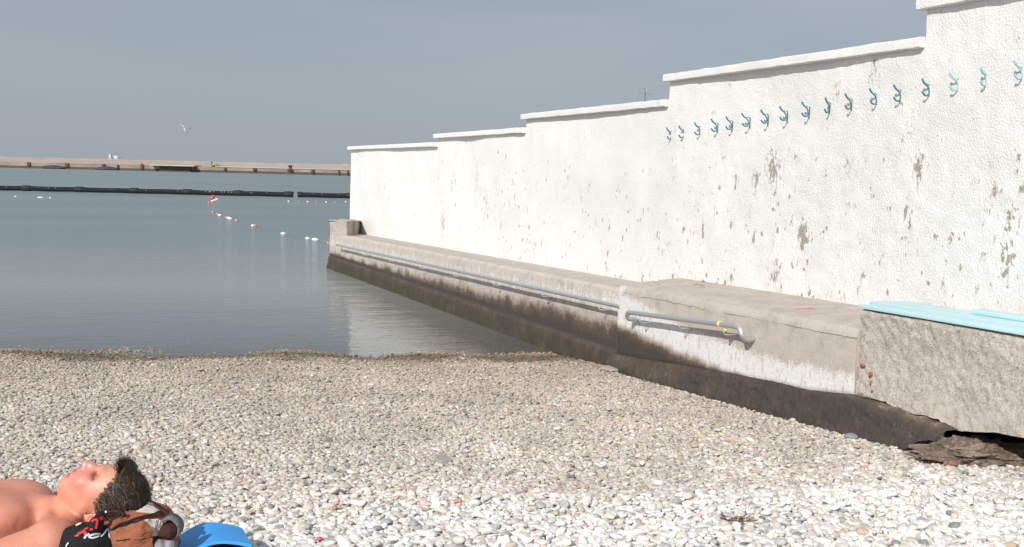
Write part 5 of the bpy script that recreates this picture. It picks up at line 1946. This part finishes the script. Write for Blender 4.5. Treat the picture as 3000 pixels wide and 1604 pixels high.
# ------------------------------------------------------------------ blue mat
m_mat, t, b = material('blue_foam')
p = t.obj()
t.put(b.inputs['Base Color'], t.mix(t.noise(p, 9, 4), (0.030, 0.31, 0.76), (0.045, 0.37, 0.84)))
b.inputs['Roughness'].default_value = 0.6
t.put(b.inputs['Normal'], t.bump(t.math('ADD', t.noise(p, 5, 3), t.math('MULTIPLY', t.noise(p, 500, 2), 0.03)), 0.25, 0.01))


def mat_z(a, bb):
    """height of the mat above the local origin at (a, b): the free end is curled up off the stones"""
    wpos = O + a * AX + bb * BX
    g0 = float(beach_z(wpos[0], wpos[1])) - O[2] + 0.012
    a0 = 0.351 + 0.406 * bb
    zt = np.interp(bb, [-0.35, -0.2, 0.12, 0.2], [-0.19, -0.170, -0.117, -0.108]) - 0.010
    q = np.clip((a - 0.02) / (a0 - 0.02), 0, 1)
    q = q * q * (3 - 2 * q)
    arch = -1.5 * max(0, a - a0) ** 2 - 2.2 * min(0, a - a0) ** 2 * q
    return g0 * (1 - q) + zt * q + arch


na, nbb = 120, 26
aa = np.concatenate([np.linspace(-1.9, -0.1, 40), np.linspace(-0.08, 0.44, 80)])
bbs = np.linspace(-0.22, 0.095, nbb)
top = np.zeros((na, nbb, 3)); bot = np.zeros((na, nbb, 3))
for i, a in enumerate(aa):
    for j, bb in enumerate(bbs):
        sk_ = 0.75 * bb            # skewed end
        z = mat_z(a + sk_ * np.clip(a, 0, 1), bb)
        wpos = to_world(np.array([[a + sk_ * np.clip(a, 0, 1), bb, 0]]))[0]
        top[i, j] = (wpos[0], wpos[1], O[2] + z + 0.010)
        bot[i, j] = (wpos[0], wpos[1], O[2] + z)
nv = na * nbb
VV = np.concatenate([top.reshape(-1, 3), bot.reshape(-1, 3)])
idx = np.arange(nv).reshape(na, nbb)
qs = np.stack([idx[:-1, :-1], idx[:-1, 1:], idx[1:, 1:], idx[1:, :-1]], -1).reshape(-1, 4)
fs = qs.tolist() + (qs[:, ::-1] + nv).tolist()
bd = list(idx[:, 0]) + list(idx[-1, 1:]) + list(idx[-2::-1, -1]) + list(idx[0, -2:0:-1])
for i in range(len(bd)):
    j = (i + 1) % len(bd)
    fs.append([bd[i], bd[j], bd[j] + nv, bd[i] + nv])
mm = mesh('beach_mat', VV, fs, True)
bm = bmesh.new(); bm.from_mesh(mm); bmesh.ops.recalc_face_normals(bm, faces=bm.faces[:]); bm.to_mesh(mm); bm.free()
mm.set_sharp_from_angle(angle=math.radians(50))
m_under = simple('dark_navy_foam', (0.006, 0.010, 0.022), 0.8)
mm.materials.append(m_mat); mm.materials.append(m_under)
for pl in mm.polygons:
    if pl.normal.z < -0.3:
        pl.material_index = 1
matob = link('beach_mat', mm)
tag(matob, 'bright blue foam mat under the sunbather, its end humped up off the pebbles', 'beach mat')

nv_ = Vol((0.16, -0.24, -0.30), (0.56, 0.16, -0.08), 0.006)  # dark bundle added to blacken the hollow under the raised mat end
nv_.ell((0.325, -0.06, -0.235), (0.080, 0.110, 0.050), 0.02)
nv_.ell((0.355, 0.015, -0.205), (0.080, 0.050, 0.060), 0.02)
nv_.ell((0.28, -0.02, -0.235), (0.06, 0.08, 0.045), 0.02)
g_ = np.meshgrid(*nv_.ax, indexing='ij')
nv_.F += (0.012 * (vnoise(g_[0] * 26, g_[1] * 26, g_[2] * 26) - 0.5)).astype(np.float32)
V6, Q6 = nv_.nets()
o = obj_from('under_mat_filler', to_world(V6), Q6, cloth('under_mat_black', (0.008, 0.010, 0.020), var=0.2))
tag(o, 'added dark bundle standing in for the shade under the raised mat end', 'cloth')

# ------------------------------------------------------------------ loose bits
def ground_pt(u, v, dz=0.0):
    z = 0.3
    for _ in range(12):
        q = on_z(u, v, z)
        z = float(beach_z(q[0], q[1])) + 0.012
    q = on_z(u, v, z)
    q[2] += dz
    return q


m_flat = simple('grey_flat_stone', (0.33, 0.31, 0.28), 0.85, var=0.18, sc=25, bump=0.01)
m_orange = simple('brick_orange', (0.50, 0.27, 0.19), 0.85, var=0.15, sc=60)
m_brick = simple('brick_red', (0.34, 0.11, 0.08), 0.85, var=0.15, sc=60)
m_slate = simple('slate_grey_stone', (0.22, 0.23, 0.25), 0.8, var=0.15, sc=50)
m_pink = simple('pink_plastic', (0.55, 0.08, 0.16), 0.5)
m_pale2 = simple('pale_concrete', (0.40, 0.35, 0.29), 0.9, var=0.12, sc=20, bump=0.008)
q = ground_pt(1296, 1350)
o = rock('flat_stone', (q[0], q[1], q[2] + 0.006), (0.043, 0.055, 0.020), 5.0, m_flat, 0.2, 0.22, (0.12, 0.05), 4, True)
tag(o, 'large flat grey stone alone among the small pebbles in mid beach', 'stone')
q = ground_pt(1802, 1084)
o = rock('concrete_slab_piece', (q[0] - 0.03, q[1], q[2] + 0.012), (0.10, 0.10, 0.02), 2.0, m_pale2, 0.3, 0.15, (0, 0), 4, True)
tag(o, 'pale flat piece of concrete at the foot of the ledge by the waterline', 'stone')
q = ground_pt(2494, 1284)
o = rock('slate_stone', (q[0], q[1], q[2] + 0.01), (0.042, 0.03, 0.014), 6.0, m_slate, -0.3, 0.2, (0.2, 0), 3)
tag(o, 'dark slate-grey stone leaning at the foot of the dark footing', 'stone')
for (u, v, r_, mt, lab) in ((2789, 1365, 0.016, m_brick, 'red brick fragment on pebbles below the broken chunk'), (1342, 1476, 0.015, m_orange, 'orange brick fragment on pale pebbles right of mid beach'),
                            (978, 1497, 0.013, m_orange, 'small orange brick fragment on the pebble ridge left of centre'), (1540, 1441, 0.014, m_orange, 'brownish orange pebble among dark stones on the ridge'),
                            (1642, 1442, 0.013, m_orange, 'orange-brown fragment rightmost on the pebble ridge'), (936, 1584, 0.009, m_pink, 'tiny pink bit of plastic at the bottom edge of the beach')):
    q = ground_pt(u, v)
    o = rock('brick_fragment' if mt is not m_pink else 'plastic_bit', (q[0], q[1], q[2] + r_ * 0.7), (r_ * 1.2, r_ * 0.9, r_ * 0.7), u * 0.37, mt, u, 0.3, (0.2, 0.1), 3)
    tag(o, lab, 'fragment')
q = on_x(2527, 1071, 4.13)
o = rock('brick_fragment', (4.128, q[1], q[2]), (0.012, 0.019, 0.011), 2.2, m_brick, 0, 0.3, (0, 0), 3)
tag(o, 'red brick lump embedded in the rough block beside the joint', 'fragment')
m_rst = simple('rust_stain', (0.26, 0.12, 0.075), 0.9, var=0.3, sc=60)
for (u, v, ry, rz) in ((2549, 1098, 0.010, 0.014), (2552, 1124, 0.006, 0.016), (2556, 1146, 0.004, 0.008)):
    q = on_x(u, v, 4.13)
    MB().ball((4.135, q[1], q[2]), (0.016, ry, rz), 3, 0.5, u).build('rust_spot', m_rst, block)

# things lying on the slab
zt_ = 0.835
for (u, v, r_, mt, lab, nm) in ((1922, 825, 0.012, m_wht, 'small white pebble lying on the slab near the wall', 'stone'), (2060, 826, 0.010, m_slate, 'small dark pebble on the slab close to the wall foot', 'stone')):
    q = on_z(u, v, zt_)
    o = rock('loose_pebble', (q[0], q[1], zt_ + r_ * 0.6), (r_ * 1.3, r_, r_ * 0.7), u, mt, 0.4, 0.2, (0, 0), 3)
    tag(o, lab, nm)
m_twig = simple('dry_brown_twig', (0.16, 0.08, 0.05), 0.9, var=0.3, sc=80)
q = on_z(2045, 841, zt_)
o = MB().tube(smooth_path([(q[0] - 0.03, q[1] + 0.02, zt_ + 0.012), (q[0], q[1], zt_ + 0.02), (q[0] + 0.04, q[1] - 0.02, zt_ + 0.010)], 4), 0.006, 6).build('twig', simple('straw_twig', (0.33, 0.24, 0.15), 0.9))
tag(o, 'short pale twig lying on the concrete slab', 'twig')
q = on_z(2330, 913, 0.85)
q2 = on_z(2385, 911, 0.85)
o = MB().tube([(q[0], q[1], 0.865), (q2[0], q2[1], 0.867)], 0.0022, 6).build('drinking_straw', m_red)
tag(o, 'thin red drinking straw lying on the concrete slab', 'straw')
q = ground_pt(2170, 1541)
tw = MB()
for k in range(34):
    a0 = q + np.array([rng.uniform(-0.055, 0.03), rng.uniform(-0.02, 0.02), 0.022])
    dr = np.array([rng.normal(0, 0.016), rng.normal(0, 0.010), rng.uniform(0.004, 0.018)])
    tw.tube(smooth_path([a0, a0 + dr * 0.6 + rng.normal(0, 0.003, 3), a0 + dr * 1.2], 3), [0.0014] * 6 + [0.0006], 5)
tw.tube(smooth_path([q + np.array([-0.07, 0.03, 0.025]), q + np.array([-0.03, 0.0, 0.022]), q + np.array([0.02, -0.02, 0.022]), q + np.array([0.055, -0.03, 0.026])], 5), 0.0022, 6)
o = tw.build('dry_seaweed', m_twig)
tag(o, 'dry brown sprig of seaweed lying on the white pebbles at the lower right', 'seaweed')

# ------------------------------------------------------------------ view settings
scene.view_settings.view_transform = 'Standard'
scene.view_settings.look = 'None'
scene.view_settings.exposure = 0.0
scene.view_settings.gamma = 1.0
scene.cycles.use_denoising = True
scene.cycles.max_bounces = 8
scene.cycles.transparent_max_bounces = 8
